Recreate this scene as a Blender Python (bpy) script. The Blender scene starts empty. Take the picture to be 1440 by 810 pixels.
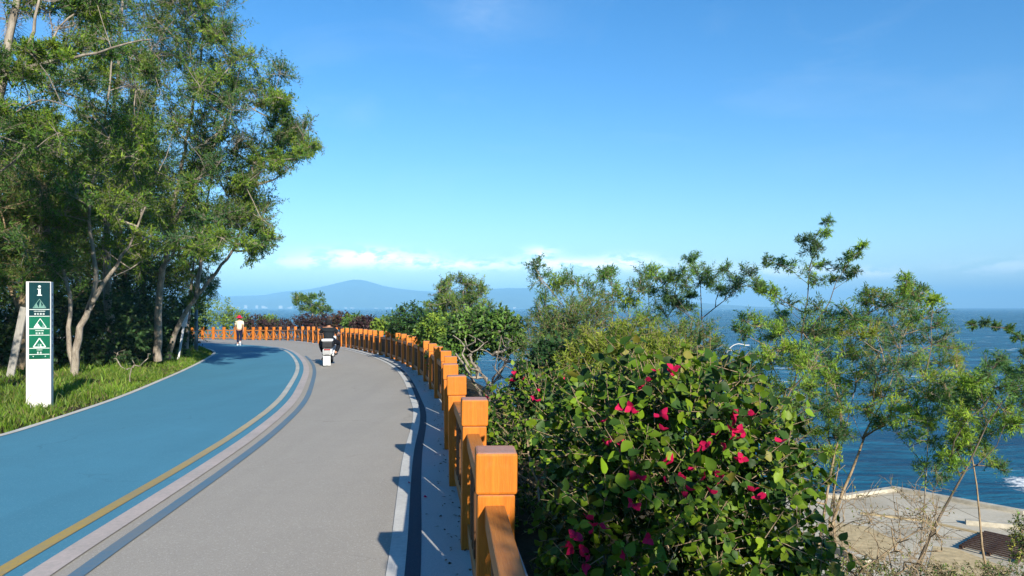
import bpy, bmesh, math, random
import numpy as np
from mathutils import Vector, Matrix, noise

random.seed(7)
RNG = np.random.default_rng(11)
scene = bpy.context.scene
COL = scene.collection

# ------------------------------------------------------------------ camera model of the place
F = 1040.0      # focal length in pixels of a 1440 px wide frame
HZ = 432.0      # row of the horizon
CX = 720.0
EYE = 1.6

PY = np.array([-60, 0, 5, 9, 13, 20, 28, 34, 39, 44, 50, 57, 62, 75, 120], float)
PZ = np.array([0, 0, 0, -.05, -.13, -.24, -.32, -.39, -.48, -.55, -.69, -.92, -1.05, -1.2, -1.3], float)
_ys = np.linspace(-60, 120, 1801)
_zs = np.interp(_ys, PY, PZ)
_k = np.ones(31) / 31
_zs = np.convolve(np.pad(_zs, 15, mode='edge'), _k, mode='valid')


def prof(y):
    return np.interp(y, _ys, _zs)


def at(px, py, d):
    return np.array([(px - CX) / F * d, d, EYE - (py - HZ) / F * d])


def ground(px, py, lift=0.0):
    d = 10.0
    for _ in range(60):
        d = (EYE - float(prof(d)) - lift) * F / (py - HZ)
        d = min(d, 110)
    return np.array([(px - CX) / F * d, d, float(prof(d)) + lift])


# ------------------------------------------------------------------ small helpers
def link(o, parent=None):
    COL.objects.link(o)
    if parent is not None:
        o.parent = parent
    return o


def tag(o, label=None, cat=None, group=None, kind=None):
    if label: o['label'] = label
    if cat: o['category'] = cat
    if group: o['group'] = group
    if kind: o['kind'] = kind
    return o


def empty(name, loc, label=None, cat=None, group=None, rz=0.0):
    o = bpy.data.objects.new(name, None)
    o.empty_display_size = .2
    o.location = loc
    o.rotation_euler = (0, 0, rz)
    link(o)
    return tag(o, label, cat, group)


def np_mesh(name, V, Q, mats, cols=None, smooth=False, midx=None):
    """mesh from numpy verts and quads / tris (all faces with the same number of corners)"""
    V = np.asarray(V, np.float32); Q = np.asarray(Q, np.int32)
    k = Q.shape[1]
    me = bpy.data.meshes.new(name)
    me.vertices.add(len(V)); me.vertices.foreach_set('co', V.ravel())
    me.loops.add(Q.size); me.loops.foreach_set('vertex_index', Q.ravel())
    me.polygons.add(len(Q))
    me.polygons.foreach_set('loop_start', np.arange(0, Q.size, k, dtype=np.int32))
    me.polygons.foreach_set('loop_total', np.full(len(Q), k, np.int32))
    if smooth:
        me.polygons.foreach_set('use_smooth', np.ones(len(Q), bool))
    for m in (mats if isinstance(mats, (list, tuple)) else [mats]):
        me.materials.append(m)
    if midx is not None:
        me.polygons.foreach_set('material_index', np.asarray(midx, np.int32))
    if cols is not None:
        a = me.color_attributes.new('Col', 'FLOAT_COLOR', 'POINT')
        c = np.ones((len(V), 4), np.float32); c[:, :3] = cols
        a.data.foreach_set('color', c.ravel())
    me.update(calc_edges=True)
    return me


def obj(name, me, parent=None):
    return link(bpy.data.objects.new(name, me), parent)


class MB:
    """collects bevelled boxes, tubes and lathes in one bmesh"""
    def __init__(self): self.bm = bmesh.new()

    def box(self, c, s, rot=None, bev=0.0, mi=0):
        t = bmesh.new()
        bmesh.ops.create_cube(t, size=1.0)
        bmesh.ops.scale(t, vec=s, verts=t.verts)
        if bev > 0:
            bmesh.ops.bevel(t, geom=list(t.edges), offset=bev, segments=2, affect='EDGES', profile=.5)
        M = Matrix.Translation(Vector(c))
        if rot is not None: M = M @ rot.to_4x4()
        bmesh.ops.transform(t, matrix=M, verts=t.verts)
        self._add(t, mi)

    def _add(self, t, mi, smooth=False):
        for f in t.faces: f.material_index = mi; f.smooth = smooth
        me = bpy.data.meshes.new('tmp'); t.to_mesh(me); t.free()
        self.bm.from_mesh(me); bpy.data.meshes.remove(me)

    def tube(self, pts, rad, n=8, mi=0):
        t = bmesh.new()
        P = [Vector(p) for p in pts]
        R = rad if isinstance(rad, (list, tuple)) else [rad] * len(P)
        rings = []
        for i, p in enumerate(P):
            a = P[max(i - 1, 0)]; b = P[min(i + 1, len(P) - 1)]
            q = (b - a).normalized().to_track_quat('Z', 'X')
            rings.append([t.verts.new(p + q @ Vector((math.cos(2 * math.pi * j / n) * R[i], math.sin(2 * math.pi * j / n) * R[i], 0))) for j in range(n)])
        for i in range(len(P) - 1):
            for j in range(n):
                t.faces.new((rings[i][j], rings[i][(j + 1) % n], rings[i + 1][(j + 1) % n], rings[i + 1][j]))
        t.faces.new(rings[0][::-1]); t.faces.new(rings[-1])
        self._add(t, mi, True)

    def lathe(self, prof_, axis_rot=None, loc=(0, 0, 0), n=20, mi=0):
        t = bmesh.new()
        rings = [[t.verts.new((r * math.cos(2 * math.pi * j / n), r * math.sin(2 * math.pi * j / n), z)) for j in range(n)] for r, z in prof_]
        for i in range(len(rings) - 1):
            for j in range(n):
                t.faces.new((rings[i][j], rings[i][(j + 1) % n], rings[i + 1][(j + 1) % n], rings[i + 1][j]))
        M = Matrix.Translation(Vector(loc))
        if axis_rot is not None: M = M @ axis_rot.to_4x4()
        bmesh.ops.transform(t, matrix=M, verts=t.verts)
        bmesh.ops.remove_doubles(t, verts=t.verts, dist=1e-5)
        self._add(t, mi, True)

    def poly(self, pts, mi=0):
        vs = [self.bm.verts.new(p) for p in pts]
        f = self.bm.faces.new(vs); f.material_index = mi

    def prism(self, pts2, z0, z1, mi=0):
        t = bmesh.new()
        lo = [t.verts.new((x, y, z0)) for x, y in pts2]; hi = [t.verts.new((x, y, z1)) for x, y in pts2]
        n = len(pts2)
        t.faces.new(lo[::-1]); t.faces.new(hi)
        for i in range(n):
            t.faces.new((lo[i], lo[(i + 1) % n], hi[(i + 1) % n], hi[i]))
        bmesh.ops.recalc_face_normals(t, faces=t.faces)
        self._add(t, mi)

    def mesh(self, name, mats):
        me = bpy.data.meshes.new(name)
        self.bm.to_mesh(me); self.bm.free()
        for m in (mats if isinstance(mats, (list, tuple)) else [mats]): me.materials.append(m)
        return me

    def build(self, name, mats, parent=None): return obj(name, self.mesh(name, mats), parent)


# ------------------------------------------------------------------ materials
class NT:
    def __init__(self, name):
        self.m = bpy.data.materials.new(name); self.m.use_nodes = True
        self.t = self.m.node_tree; self.t.nodes.clear()
        self.out = self.t.nodes.new('ShaderNodeOutputMaterial')

    def n(self, kind, **kw):
        nd = self.t.nodes.new(kind)
        for k, v in kw.items():
            if k.startswith('i_'):
                key = k[2:].replace('_', ' ')
                nd.inputs[key].default_value = v
            else: setattr(nd, k, v)
        return nd

    def l(self, a, b): self.t.links.new(a, b)

    def noise(self, scale, detail=4, rough=.55, vec=None, dist=0.0):
        nd = self.n('ShaderNodeTexNoise'); nd.inputs['Scale'].default_value = scale
        nd.inputs['Detail'].default_value = detail; nd.inputs['Roughness'].default_value = rough
        nd.inputs['Distortion'].default_value = dist
        if vec is not None: self.l(vec, nd.inputs['Vector'])
        return nd.outputs['Fac']

    def coord(self, which='Object', scale=None):
        c = self.n('ShaderNodeTexCoord').outputs[which]
        if scale is None: return c
        mp = self.n('ShaderNodeMapping'); mp.inputs['Scale'].default_value = scale
        self.l(c, mp.inputs['Vector']); return mp.outputs['Vector']

    def ramp(self, fac, stops):
        r = self.n('ShaderNodeValToRGB')
        e = r.color_ramp.elements
        while len(e) < len(stops): e.new(.5)
        for i, (p, c) in enumerate(stops):
            e[i].position = p; e[i].color = (*c, 1) if len(c) == 3 else c
        self.l(fac, r.inputs['Fac']); return r.outputs['Color']

    def mix(self, fac, a, b, mode='MIX'):
        m = self.n('ShaderNodeMix', data_type='RGBA', blend_type=mode)
        for s, v in ((m.inputs[0], fac), (m.inputs[6], a), (m.inputs[7], b)):
            if hasattr(v, 'is_linked') or isinstance(v, bpy.types.NodeSocket): self.l(v, s)
            else: s.default_value = v if isinstance(v, (int, float)) else ((*v, 1) if len(v) == 3 else v)
        return m.outputs[2]

    def math(self, op, a, b=None, c=None, clamp=False):
        m = self.n('ShaderNodeMath', operation=op); m.use_clamp = clamp
        for i, v in enumerate((a, b, c)):
            if v is None: continue
            if isinstance(v, bpy.types.NodeSocket): self.l(v, m.inputs[i])
            else: m.inputs[i].default_value = v
        return m.outputs[0]

    def bsdf(self, color, rough=.7, spec=.3, metal=0.0, bump=None, bstr=.2, bdist=.01):
        p = self.n('ShaderNodeBsdfPrincipled')
        if isinstance(color, bpy.types.NodeSocket): self.l(color, p.inputs['Base Color'])
        else: p.inputs['Base Color'].default_value = (*color, 1)
        if isinstance(rough, bpy.types.NodeSocket): self.l(rough, p.inputs['Roughness'])
        else: p.inputs['Roughness'].default_value = rough
        p.inputs['Specular IOR Level'].default_value = spec
        p.inputs['Metallic'].default_value = metal
        if bump is not None:
            b = self.n('ShaderNodeBump'); b.inputs['Strength'].default_value = bstr; b.inputs['Distance'].default_value = bdist
            self.l(bump, b.inputs['Height']); self.l(b.outputs['Normal'], p.inputs['Normal'])
        self.p = p
        return p

    def done(self, shader=None):
        s = shader if shader is not None else self.p
        self.l(s.outputs[0], self.out.inputs['Surface']); return self.m


def plain(name, c, rough=.6, spec=.3, metal=0.0, var=.12, scale=18):
    t = NT(name); v = t.coord('Object')
    f = t.noise(scale, 4, .6, v)
    a = tuple(x * (1 - var) for x in c); b = tuple(min(1, x * (1 + var)) for x in c)
    t.bsdf(t.ramp(f, [(.3, a), (.7, b)]), rough, spec, metal)
    return t.done()


def leaf_mat(name, trans=.3, rough=.45, spec=.35, tcol=(1.25, 1.35, .55)):
    t = NT(name)
    a = t.n('ShaderNodeAttribute', attribute_name='Col').outputs['Color']
    p = t.bsdf(a, rough, spec)
    tr = t.n('ShaderNodeBsdfTranslucent'); t.l(t.mix(1.0, a, tcol, 'MULTIPLY'), tr.inputs['Color'])
    m = t.n('ShaderNodeMixShader'); m.inputs[0].default_value = trans
    t.l(p.outputs[0], m.inputs[1]); t.l(tr.outputs[0], m.inputs[2])
    return t.done(m)


def bark_mat(name, c1, c2):
    t = NT(name); v = t.coord('Object', (6, 6, 1.6))
    f = t.noise(2.2, 6, .65, v, .5); g = t.noise(16, 4, .6, v)
    c = t.ramp(t.math('ADD', t.math('MULTIPLY', f, .7), t.math('MULTIPLY', g, .3)), [(.35, c1), (.62, c2)])
    t.bsdf(c, .85, .15, bump=g, bstr=.6, bdist=.02)
    return t.done()


M = {}
M['leaf_fine'] = leaf_mat('feathery_leaf', .42, .55, .2)
M['leaf_gloss'] = leaf_mat('broad_leaf', .22, .5, .25)
M['leaf_bract'] = leaf_mat('pink_bract', .35, .6, .2, (1.1, .8, .9))
M['grass'] = leaf_mat('grass_blade', .35, .5, .25)
M['bark_pale'] = bark_mat('pale_bark', (.13, .105, .08), (.40, .35, .28))
M['bark_dark'] = bark_mat('dark_bark', (.06, .05, .035), (.18, .145, .105))
M['bark_tan'] = bark_mat('tan_bark', (.16, .11, .06), (.42, .32, .2))


def asphalt(name, c, speck, dark, stain=.12, wear=True):
    t = NT(name); v = t.coord('Object')
    big = t.noise(.35, 5, .6, v, .4); mid = t.noise(3.0, 5, .65, v); fine = t.noise(70, 3, .7, v); f2 = t.noise(190, 2, .7, v)
    base = t.mix(t.math('MULTIPLY', big, 1.0), tuple(x * (1 - stain) for x in c), tuple(x * (1 + stain) for x in c))
    base = t.mix(t.math('MULTIPLY', t.math('SUBTRACT', mid, .35, clamp=True), .9), base, tuple(x * .86 for x in c))
    if wear:
        st = t.noise(1.0, 4, .6, t.coord('Object', (1.6, .10, 1)), .3)
        base = t.mix(t.ramp(st, [(.45, (0, 0, 0)), (.75, (.45, .45, .45))]), base, tuple(x * .80 for x in c))
        vo = t.n('ShaderNodeTexVoronoi', feature='DISTANCE_TO_EDGE'); vo.inputs['Scale'].default_value = .32
        wob = t.n('ShaderNodeVectorMath', operation='ADD'); nz = t.n('ShaderNodeTexNoise'); nz.inputs['Scale'].default_value = 1.5; nz.inputs['Detail'].default_value = 6
        t.l(v, nz.inputs['Vector']); t.l(v, wob.inputs[0]); t.l(nz.outputs['Color'], wob.inputs[1]); t.l(wob.outputs[0], vo.inputs['Vector'])
        ck = t.math('MULTIPLY', t.ramp(vo.outputs['Distance'], [(.0, (1, 1, 1)), (.006, (0, 0, 0))]), t.ramp(big, [(.5, (0, 0, 0)), (.62, (.6, .6, .6))]))
        base = t.mix(ck, base, tuple(x * .45 for x in c))
        sp = t.noise(6.5, 3, .6, v); base = t.mix(t.ramp(sp, [(.70, (0, 0, 0)), (.76, (.35, .35, .35))]), base, speck)
        base = t.mix(t.ramp(t.noise(2.4, 3, .6, v, 1.2), [(.70, (0, 0, 0)), (.80, (.4, .4, .4))]), base, tuple(x * .7 for x in c))
    base = t.mix(t.ramp(fine, [(.55, (0, 0, 0)), (.72, (1, 1, 1))]), base, speck)
    base = t.mix(t.ramp(f2, [(.30, (1, 1, 1)), (.42, (0, 0, 0))]), base, dark)
    t.bsdf(base, .82, .25, bump=t.math('ADD', fine, f2), bstr=.35, bdist=.004)
    return t.done()


M['blue'] = asphalt('blue_path_coating', (.066, .235, .335), (.13, .32, .42), (.035, .15, .23), .2)
M['grey'] = asphalt('grey_asphalt', (.365, .335, .285), (.52, .485, .43), (.17, .165, .15), .12)
M['concrete'] = asphalt('gutter_concrete', (.52, .52, .50), (.56, .56, .54), (.23, .23, .22), .22)
M['dark_strip'] = asphalt('dark_joint', (.05, .075, .10), (.09, .11, .13), (.025, .03, .04))


def paint(name, c, worn, amount=.5, far=None):
    t = NT(name); v = t.coord('Object')
    f = t.noise(26, 6, .75, v); g = t.noise(1.6, 4, .6, v)
    w = t.ramp(t.math('ADD', t.math('MULTIPLY', f, .6), t.math('MULTIPLY', g, .4)), [(.37, (0, 0, 0)), (.62, (amount,) * 3)])
    if far is not None:                                    # the yellow gives way to white further along the lane
        sx = t.n('ShaderNodeSeparateXYZ'); t.l(v, sx.inputs[0])
        c = t.mix(t.ramp(t.math('DIVIDE', t.math('ADD', sx.outputs[1], t.math('MULTIPLY', g, 2.5)), 30.0), [(.27, (0, 0, 0)), (.58, (1, 1, 1))]), c, far)
    t.bsdf(t.mix(w, c, worn), .7, .3)
    return t.done()


M['line_white'] = paint('white_road_paint', (.64, .63, .575), (.36, .35, .32), .6)
M['line_yellow'] = paint('yellow_road_paint', (.45, .30, .055), (.20, .22, .20), .65, (.60, .59, .53))
M['line_pale'] = paint('pale_pink_paint', (.52, .44, .40), (.31, .29, .26), .7)
M['line_blue'] = paint('blue_stripe_paint', (.075, .18, .27), (.20, .20, .19), .7)


def wood(name, c1, c2, rough=.42, ax=0, fade=None, worn_top=None):
    t = NT(name)
    sc = [14, 14, 14]; sc[ax] = 1.1
    v = t.coord('Object', tuple(sc))
    f = t.noise(3.0, 6, .6, v, .6); g = t.noise(14, 4, .7, v)
    c = t.ramp(t.math('ADD', t.math('MULTIPLY', f, .65), t.math('MULTIPLY', g, .35)), [(.33, c1), (.66, c2)])
    if fade is not None:
        k = t.ramp(t.noise(2.1, 5, .65, t.coord('Object'), .3), [(.55, (0, 0, 0)), (.75, (.55, .55, .55))])
        c = t.mix(k, c, fade)
    # scattered fading from post to post
    oi = t.n('ShaderNodeObjectInfo').outputs['Random']
    c = t.mix(t.math('MULTIPLY', oi, .35), c, tuple(x * .72 for x in c2))
    if worn_top is not None:
        nz = t.n('ShaderNodeSeparateXYZ'); t.l(t.n('ShaderNodeNewGeometry').outputs['True Normal'], nz.inputs[0])
        up_ = t.math('MULTIPLY', t.ramp(nz.outputs[2], [(.80, (0, 0, 0)), (.95, (1, 1, 1))]), t.math('ADD', t.math('MULTIPLY', t.noise(5, 6, .7, t.coord('Object')), 1.4), .0, clamp=True))
        c = t.mix(up_, c, worn_top)
        chip = t.ramp(t.noise(11, 6, .75, t.coord('Object'), .4), [(.63, (0, 0, 0)), (.68, (.75, .75, .75))]); c = t.mix(chip, c, (.30, .19, .11))
    t.bsdf(c, rough, .3, bump=t.math('ADD', f, g), bstr=.5, bdist=.005)
    return t.done()


M['post'] = wood('orange_stained_timber', (.42, .115, .009), (.645, .20, .017), .6, 2, (.50, .27, .12), (.40, .27, .24))
M['infill'] = wood('shaded_brown_timber', (.060, .026, .008), (.125, .055, .018), .7, 2)  # darker brown puts the fence's shaded side into the slat colour
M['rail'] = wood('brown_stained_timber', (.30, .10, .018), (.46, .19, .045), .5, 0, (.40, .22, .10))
M['plank'] = wood('weathered_plank', (.24, .23, .20), (.42, .40, .36), .8, 2)
M['white'] = plain('white_painted_metal', (.56, .555, .53), .5, .3, 0, .14, 2.5)
M['whiteplastic'] = plain('white_plastic', (.75, .76, .77), .3, .5)
M['black'] = plain('black_plastic', (.018, .018, .02), .4, .4)
M['rubber'] = plain('rubber', (.012, .012, .012), .8, .2)
M['chrome'] = plain('chrome', (.55, .55, .56), .25, .5, 1.0, .05)
M['red_lens'] = plain('red_lens', (.35, .01, .01), .2, .6)
M['silver'] = plain('silver_panel', (.42, .42, .41), .35, .5, .4, .06)
M['plate'] = plain('pale_number_plate', (.70, .72, .70), .4, .4)
M['skin'] = plain('skin', (.42, .22, .14), .55, .3, 0, .06)
M['hair'] = plain('black_hair', (.012, .010, .009), .5, .4)
M['shirt_black'] = plain('black_cotton', (.016, .02, .024), .85, .1)
M['trousers'] = plain('black_trousers', (.012, .013, .018), .85, .1)
M['shirt_white'] = plain('cream_cotton', (.72, .68, .50), .85, .1)
M['navy'] = plain('navy_cotton', (.015, .017, .045), .85, .1)
M['hat'] = plain('crimson_hat_cloth', (.50, .02, .06), .8, .1)
M['shoe_white'] = plain('white_shoe', (.72, .72, .72), .6, .3)
M['pole'] = plain('blue_grey_steel', (.09, .17, .22), .45, .5, 0, .15)
M['soil'] = None


def soil():
    t = NT('leaf_litter_soil'); v = t.coord('Object')
    f = t.noise(1.2, 8, .7, v); g = t.noise(28, 5, .75, v)
    c = t.ramp(t.math('ADD', t.math('MULTIPLY', f, .5), t.math('MULTIPLY', g, .5)), [(.35, (.025, .022, .012)), (.55, (.07, .055, .03)), (.7, (.14, .105, .06))])
    t.bsdf(c, .95, .1, bump=g, bstr=.8, bdist=.05)
    return t.done()


M['soil'] = soil()


def paving():
    t = NT('terrace_concrete'); v = t.coord('Object')
    f = t.noise(.25, 6, .65, v, .3); g = t.noise(5, 6, .7, v)
    c = t.ramp(t.math('ADD', t.math('MULTIPLY', f, .6), t.math('MULTIPLY', g, .4)), [(.33, (.27, .23, .16)), (.47, (.50, .45, .335)), (.66, (.64, .585, .46))])
    br = t.n('ShaderNodeTexBrick'); br.inputs['Scale'].default_value = 1.0
    br.inputs['Brick Width'].default_value = 2.6; br.inputs['Row Height'].default_value = 2.6; br.inputs['Mortar Size'].default_value = .03
    br.offset = 0
    br.inputs['Color1'].default_value = (1, 1, 1, 1); br.inputs['Color2'].default_value = (.74, .73, .72, 1); br.inputs['Mortar'].default_value = (.35, .32, .28, 1)
    t.l(t.coord('Object'), br.inputs['Vector'])
    c = t.mix(1.0, c, br.outputs['Color'], 'MULTIPLY')
    t.bsdf(c, .85, .2, bump=g, bstr=.3, bdist=.02)
    return t.done()


M['paving'] = paving()
M['sand'] = plain('tan_bare_soil', (.46, .36, .20), .95, .1, 0, .3, 3)
M['coping'] = plain('pale_coping_stone', (.44, .40, .31), .8, .2, 0, .3, 2)
M['grate'] = plain('dark_brown_slat', (.075, .045, .032), .8, .2, 0, .35, 6)


def water():
    t = NT('sea_water'); v = t.coord('Object')
    m1 = t.coord('Object', (.035, .12, 1)); m2 = t.coord('Object', (.16, .60, 1)); m3 = t.coord('Object', (.8, 2.2, 1))
    a = t.noise(1.0, 5, .6, m1, .6); b = t.noise(1.0, 5, .62, m2, .5); c = t.noise(1.0, 5, .65, m3, .3)
    h = t.math('ADD', t.math('ADD', t.math('MULTIPLY', a, 2.2), t.math('MULTIPLY', b, .9)), t.math('MULTIPLY', c, .28))
    big = t.noise(.008, 4, .6, t.coord('Object', (.5, 2.2, 1)), .5)
    col = t.ramp(big, [(.35, (.002, .038, .090)), (.65, (.005, .074, .155))])
    col = t.mix(t.ramp(t.math('ADD', t.math('MULTIPLY', a, .55), t.math('MULTIPLY', b, .45)), [(.43, (0, 0, 0)), (.58, (1, 1, 1))]), col, (.014, .155, .25))  # wave faces painted lighter in the colour, standing in for bump shading
    # whitecaps: small breaking crests
    fo = t.math('MULTIPLY', t.ramp(a, [(.54, (0, 0, 0)), (.61, (1, 1, 1))]), t.ramp(b, [(.565, (0, 0, 0)), (.62, (1, 1, 1))]))
    # the breaking wave beside the sea wall
    sx = t.n('ShaderNodeSeparateXYZ'); t.l(v, sx.inputs[0])
    dx = t.math('DIVIDE', t.math('SUBTRACT', sx.outputs[0], 38.6), 4.4); dy = t.math('DIVIDE', t.math('SUBTRACT', sx.outputs[1], 51.0), 5.0)
    rr = t.math('ADD', t.math('MULTIPLY', dx, dx), t.math('MULTIPLY', dy, dy))
    wv = t.math('SUBTRACT', t.math('MULTIPLY', t.noise(.9, 6, .7, v, .8), 1.9), rr)
    wv = t.ramp(wv, [(.25, (0, 0, 0)), (.55, (1, 1, 1))])
    foam = t.math('MAXIMUM', fo, wv)
    p = t.bsdf(t.mix(foam, col, (.72, .75, .75)), .22, .09, bump=h, bstr=1.0, bdist=1.5)
    t.l(t.math('ADD', t.math('MULTIPLY', foam, .6), .25), p.inputs['Roughness']); p.inputs['IOR'].default_value = 1.16
    return t.done()


M['water'] = water()


def hillmat():
    t = NT('forested_hill'); v = t.coord('Object')
    f = t.noise(.004, 8, .65, v)
    t.bsdf(t.ramp(f, [(.35, (.02, .04, .018)), (.65, (.055, .085, .04))]), .95, .1)
    return t.done()


M['hill'] = hillmat()

# ------------------------------------------------------------------ light, sky, haze
SUN = Vector((1.09, -2.82, 1.38)).normalized()        # towards the sun
elev = math.asin(SUN.z); azim = math.atan2(SUN.x, SUN.y)


def sky():
    w = bpy.data.worlds.new('World'); scene.world = w; w.use_nodes = True
    nt = w.node_tree; nt.nodes.clear()

    class W(NT):
        def __init__(self): self.t = nt
    t = W()
    out = t.n('ShaderNodeOutputWorld'); bg = t.n('ShaderNodeBackground')
    sk = t.n('ShaderNodeTexSky', sky_type='NISHITA'); sk.sun_disc = False
    sk.sun_elevation = elev; sk.sun_rotation = azim
    sk.altitude = 0; sk.air_density = 1.0; sk.dust_density = .0; sk.ozone_density = 3.5
    hs = t.n('ShaderNodeHueSaturation'); hs.inputs['Saturation'].default_value = 1.30; hs.inputs['Hue'].default_value = .503; hs.inputs['Value'].default_value = 1.0
    t.l(sk.outputs[0], hs.inputs['Color'])
    skyc = hs.outputs['Color']
    # clouds by true direction
    d = t.n('ShaderNodeTexCoord').outputs['Generated']
    s = t.n('ShaderNodeSeparateXYZ'); t.l(d, s.inputs[0])
    az = t.math('ARCTAN2', s.outputs[0], s.outputs[1]); el = t.math('ARCSINE', s.outputs[2])
    cmb = t.n('ShaderNodeCombineXYZ'); t.l(az, cmb.inputs[0]); t.l(t.math('MULTIPLY', el, 2.4), cmb.inputs[1])
    n1 = t.noise(30, 9, .6, cmb.outputs[0], .2)
    n2 = t.noise(7, 6, .6, cmb.outputs[0], .2)
    tot = None
    # (pixel x, pixel y, half width, half height, weight) as bearings
    for px, py, wx, wy, k in ((515, 364, 78, 12, 1.0), (640, 374, 60, 7, .6), (800, 372, 40, 8, .7), (520, 359, 28, 7, .55), (430, 370, 60, 7, .55), (592, 369, 22, 7, .7), (760, 356, 22, 8, .75), (740, 372, 50, 9, .6),
                              (662, 372, 40, 6, .45), (880, 366, 36, 8, .85), (930, 376, 80, 8, .5), (830, 374, 60, 8, .5), (1090, 382, 60, 7, .5), (1230, 384, 36, 7, .55), (1160, 380, 30, 6, .4),
                              (1420, 375, 90, 9, .3), (1800, 360, 120, 10, .8), (-200, 365, 160, 12, .8), (2300, 340, 260, 16, .8)):
        a0 = math.atan2(px - CX, F); e0 = math.atan2(HZ - py, math.hypot(F, px - CX))
        wa = wx / F * math.cos(a0) ** 2; we = wy / F
        da = t.math('DIVIDE', t.math('SUBTRACT', az, a0), wa)
        de = t.math('DIVIDE', t.math('SUBTRACT', el, e0), we)
        g = t.math('MULTIPLY', t.math('EXPONENT', t.math('MULTIPLY', t.math('ADD', t.math('MULTIPLY', da, da), t.math('MULTIPLY', de, de)), -1.0)), k)
        tot = g if tot is None else t.math('ADD', tot, g)
    cl = t.math('MULTIPLY', tot, t.math('ADD', t.math('MULTIPLY', t.math('SUBTRACT', n1, .47), 8.0), .5, clamp=True), clamp=True)
    cl = t.math('MULTIPLY', cl, .85)
    # thin high wisps
    cm2 = t.n('ShaderNodeCombineXYZ'); t.l(t.math('MULTIPLY', az, 1.0), cm2.inputs[0]); t.l(t.math('MULTIPLY', el, 3.6), cm2.inputs[1])
    n3 = t.noise(3.4, 8, .62, cm2.outputs[0], .8)
    wisp = t.math('MULTIPLY', t.ramp(n3, [(.52, (0, 0, 0)), (.85, (1, 1, 1))]), t.ramp(el, [(.04, (0, 0, 0)), (.2, (.10, .10, .10))]))
    da = t.math('DIVIDE', t.math('SUBTRACT', az, -.04), .06); de = t.math('DIVIDE', t.math('SUBTRACT', el, .385), .035)
    w2 = t.math('MULTIPLY', t.math('EXPONENT', t.math('MULTIPLY', t.math('ADD', t.math('MULTIPLY', da, da), t.math('MULTIPLY', de, de)), -1.0)), .22)
    wisp = t.math('ADD', wisp, t.math('MULTIPLY', w2, n1))
    c = t.mix(wisp, skyc, (6.0, 6.8, 7.6))
    c = t.mix(cl, c, (17, 16.2, 16.4))
    t.l(c, bg.inputs['Color']); bg.inputs['Strength'].default_value = .084
    t.l(bg.outputs[0], out.inputs['Surface'])


sky()
sl = bpy.data.lights.new('sun', 'SUN'); sl.energy = 4.4; sl.angle = math.radians(.5); sl.color = (1.0, .925, .80)
so = bpy.data.objects.new('sun', sl); link(so)
so.rotation_euler = SUN.to_track_quat('Z', 'Y').to_euler()

cam = bpy.data.cameras.new('camera'); co = bpy.data.objects.new('camera', cam); link(co)
co.location = (0, 0, EYE); co.rotation_euler = (math.pi / 2, 0, 0)
cam.sensor_width = 36; cam.lens = 36 * F / 1440; cam.shift_y = (HZ - 405) / 1440
cam.clip_start = .05; cam.clip_end = 90000
scene.camera = co
scene.view_settings.view_transform = 'Standard'; scene.view_settings.look = 'None'
scene.view_settings.gamma = 1; scene.view_settings.exposure = 1.12
cy = scene.cycles
cy.max_bounces = 5; cy.diffuse_bounces = 2; cy.glossy_bounces = 2; cy.transmission_bounces = 3; cy.transparent_max_bounces = 4
cy.volume_bounces = 0; cy.caustics_reflective = False; cy.caustics_refractive = False
cy.sample_clamp_indirect = 6

HAZE = True
if HAZE:
    b = MB(); b.box((0, 0, 197), (41000, 41000, 426)); ho = b.build('haze', [])
    t = NT('sea_haze'); pv = t.n('ShaderNodeVolumePrincipled')
    pv.inputs['Color'].default_value = (.25, .57, .90, 1); pv.inputs['Density'].default_value = 1.9e-4; pv.inputs['Anisotropy'].default_value = -.22
    t.l(pv.outputs[0], t.out.inputs['Volume']); ho.data.materials.append(t.m)
    tag(ho, kind='stuff', label='pale blue haze hanging over the far sea and hills', cat='haze')

# ------------------------------------------------------------------ fence path and road lines
post_px = [(694, 3.18), (664.5, 4.95), (643.8, 6.75), (634.5, 8.6), (633.5, 10.4), (628, 12.3), (616.5, 14.2), (608.4, 16.0), (600, 18.0), (591.5, 20.0), (583, 21.9), (575, 23.3), (568, 24.7), (559.4, 26.1),
           (552, 27.3), (544.5, 28.5), (535.5, 29.7), (527.2, 30.9), (520.4, 32.0), (513.6, 33.1), (506.5, 34.3), (500.5, 35.5), (494.7, 36.6), (488, 37.7), (481.0, 38.8), (472.4, 40.2), (464, 41.4), (456, 42.5), (448.5, 43.7),
           (441, 45.0), (433.7, 46.6), (425.7, 48.6), (415.6, 51), (405.3, 53), (394.2, 54.7), (384.8, 55.6), (374.7, 56.3), (365.6, 56.8), (356.2, 57.2), (344.5, 57.6), (331, 58.1), (315, 58.7), (300, 59.3), (285, 60), (270, 60.8), (254, 61.7), (238, 62.7)]
posts = [np.array([(px - CX) / F * d, d]) for px, d in post_px]
front = [np.array([.16, -2.2]), np.array([.155, -.45]), np.array([.085, 1.37])]
posts = front + posts
FP = [np.array([.0, -40.]), np.array([.14, -12.])] + posts + [np.array([-36., 66.]), np.array([-60., 76.]), np.array([-140., 90.])]


def resample(P, n=None, step=None, smooth=0):
    P = np.asarray(P, float)
    for _ in range(smooth):                                # Chaikin
        a = .75 * P[:-1] + .25 * P[1:]; b = .25 * P[:-1] + .75 * P[1:]
        Q = np.empty((len(a) * 2 + 2, P.shape[1])); Q[0] = P[0]; Q[-1] = P[-1]; Q[1:-1:2] = a; Q[2:-1:2] = b; P = Q
    s = np.r_[0, np.cumsum(np.linalg.norm(np.diff(P, axis=0), axis=1))]
    if n is None: n = int(s[-1] / step) + 2
    u = np.linspace(0, s[-1], n)
    return np.stack([np.interp(u, s, P[:, i]) for i in range(P.shape[1])], 1)


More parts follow.
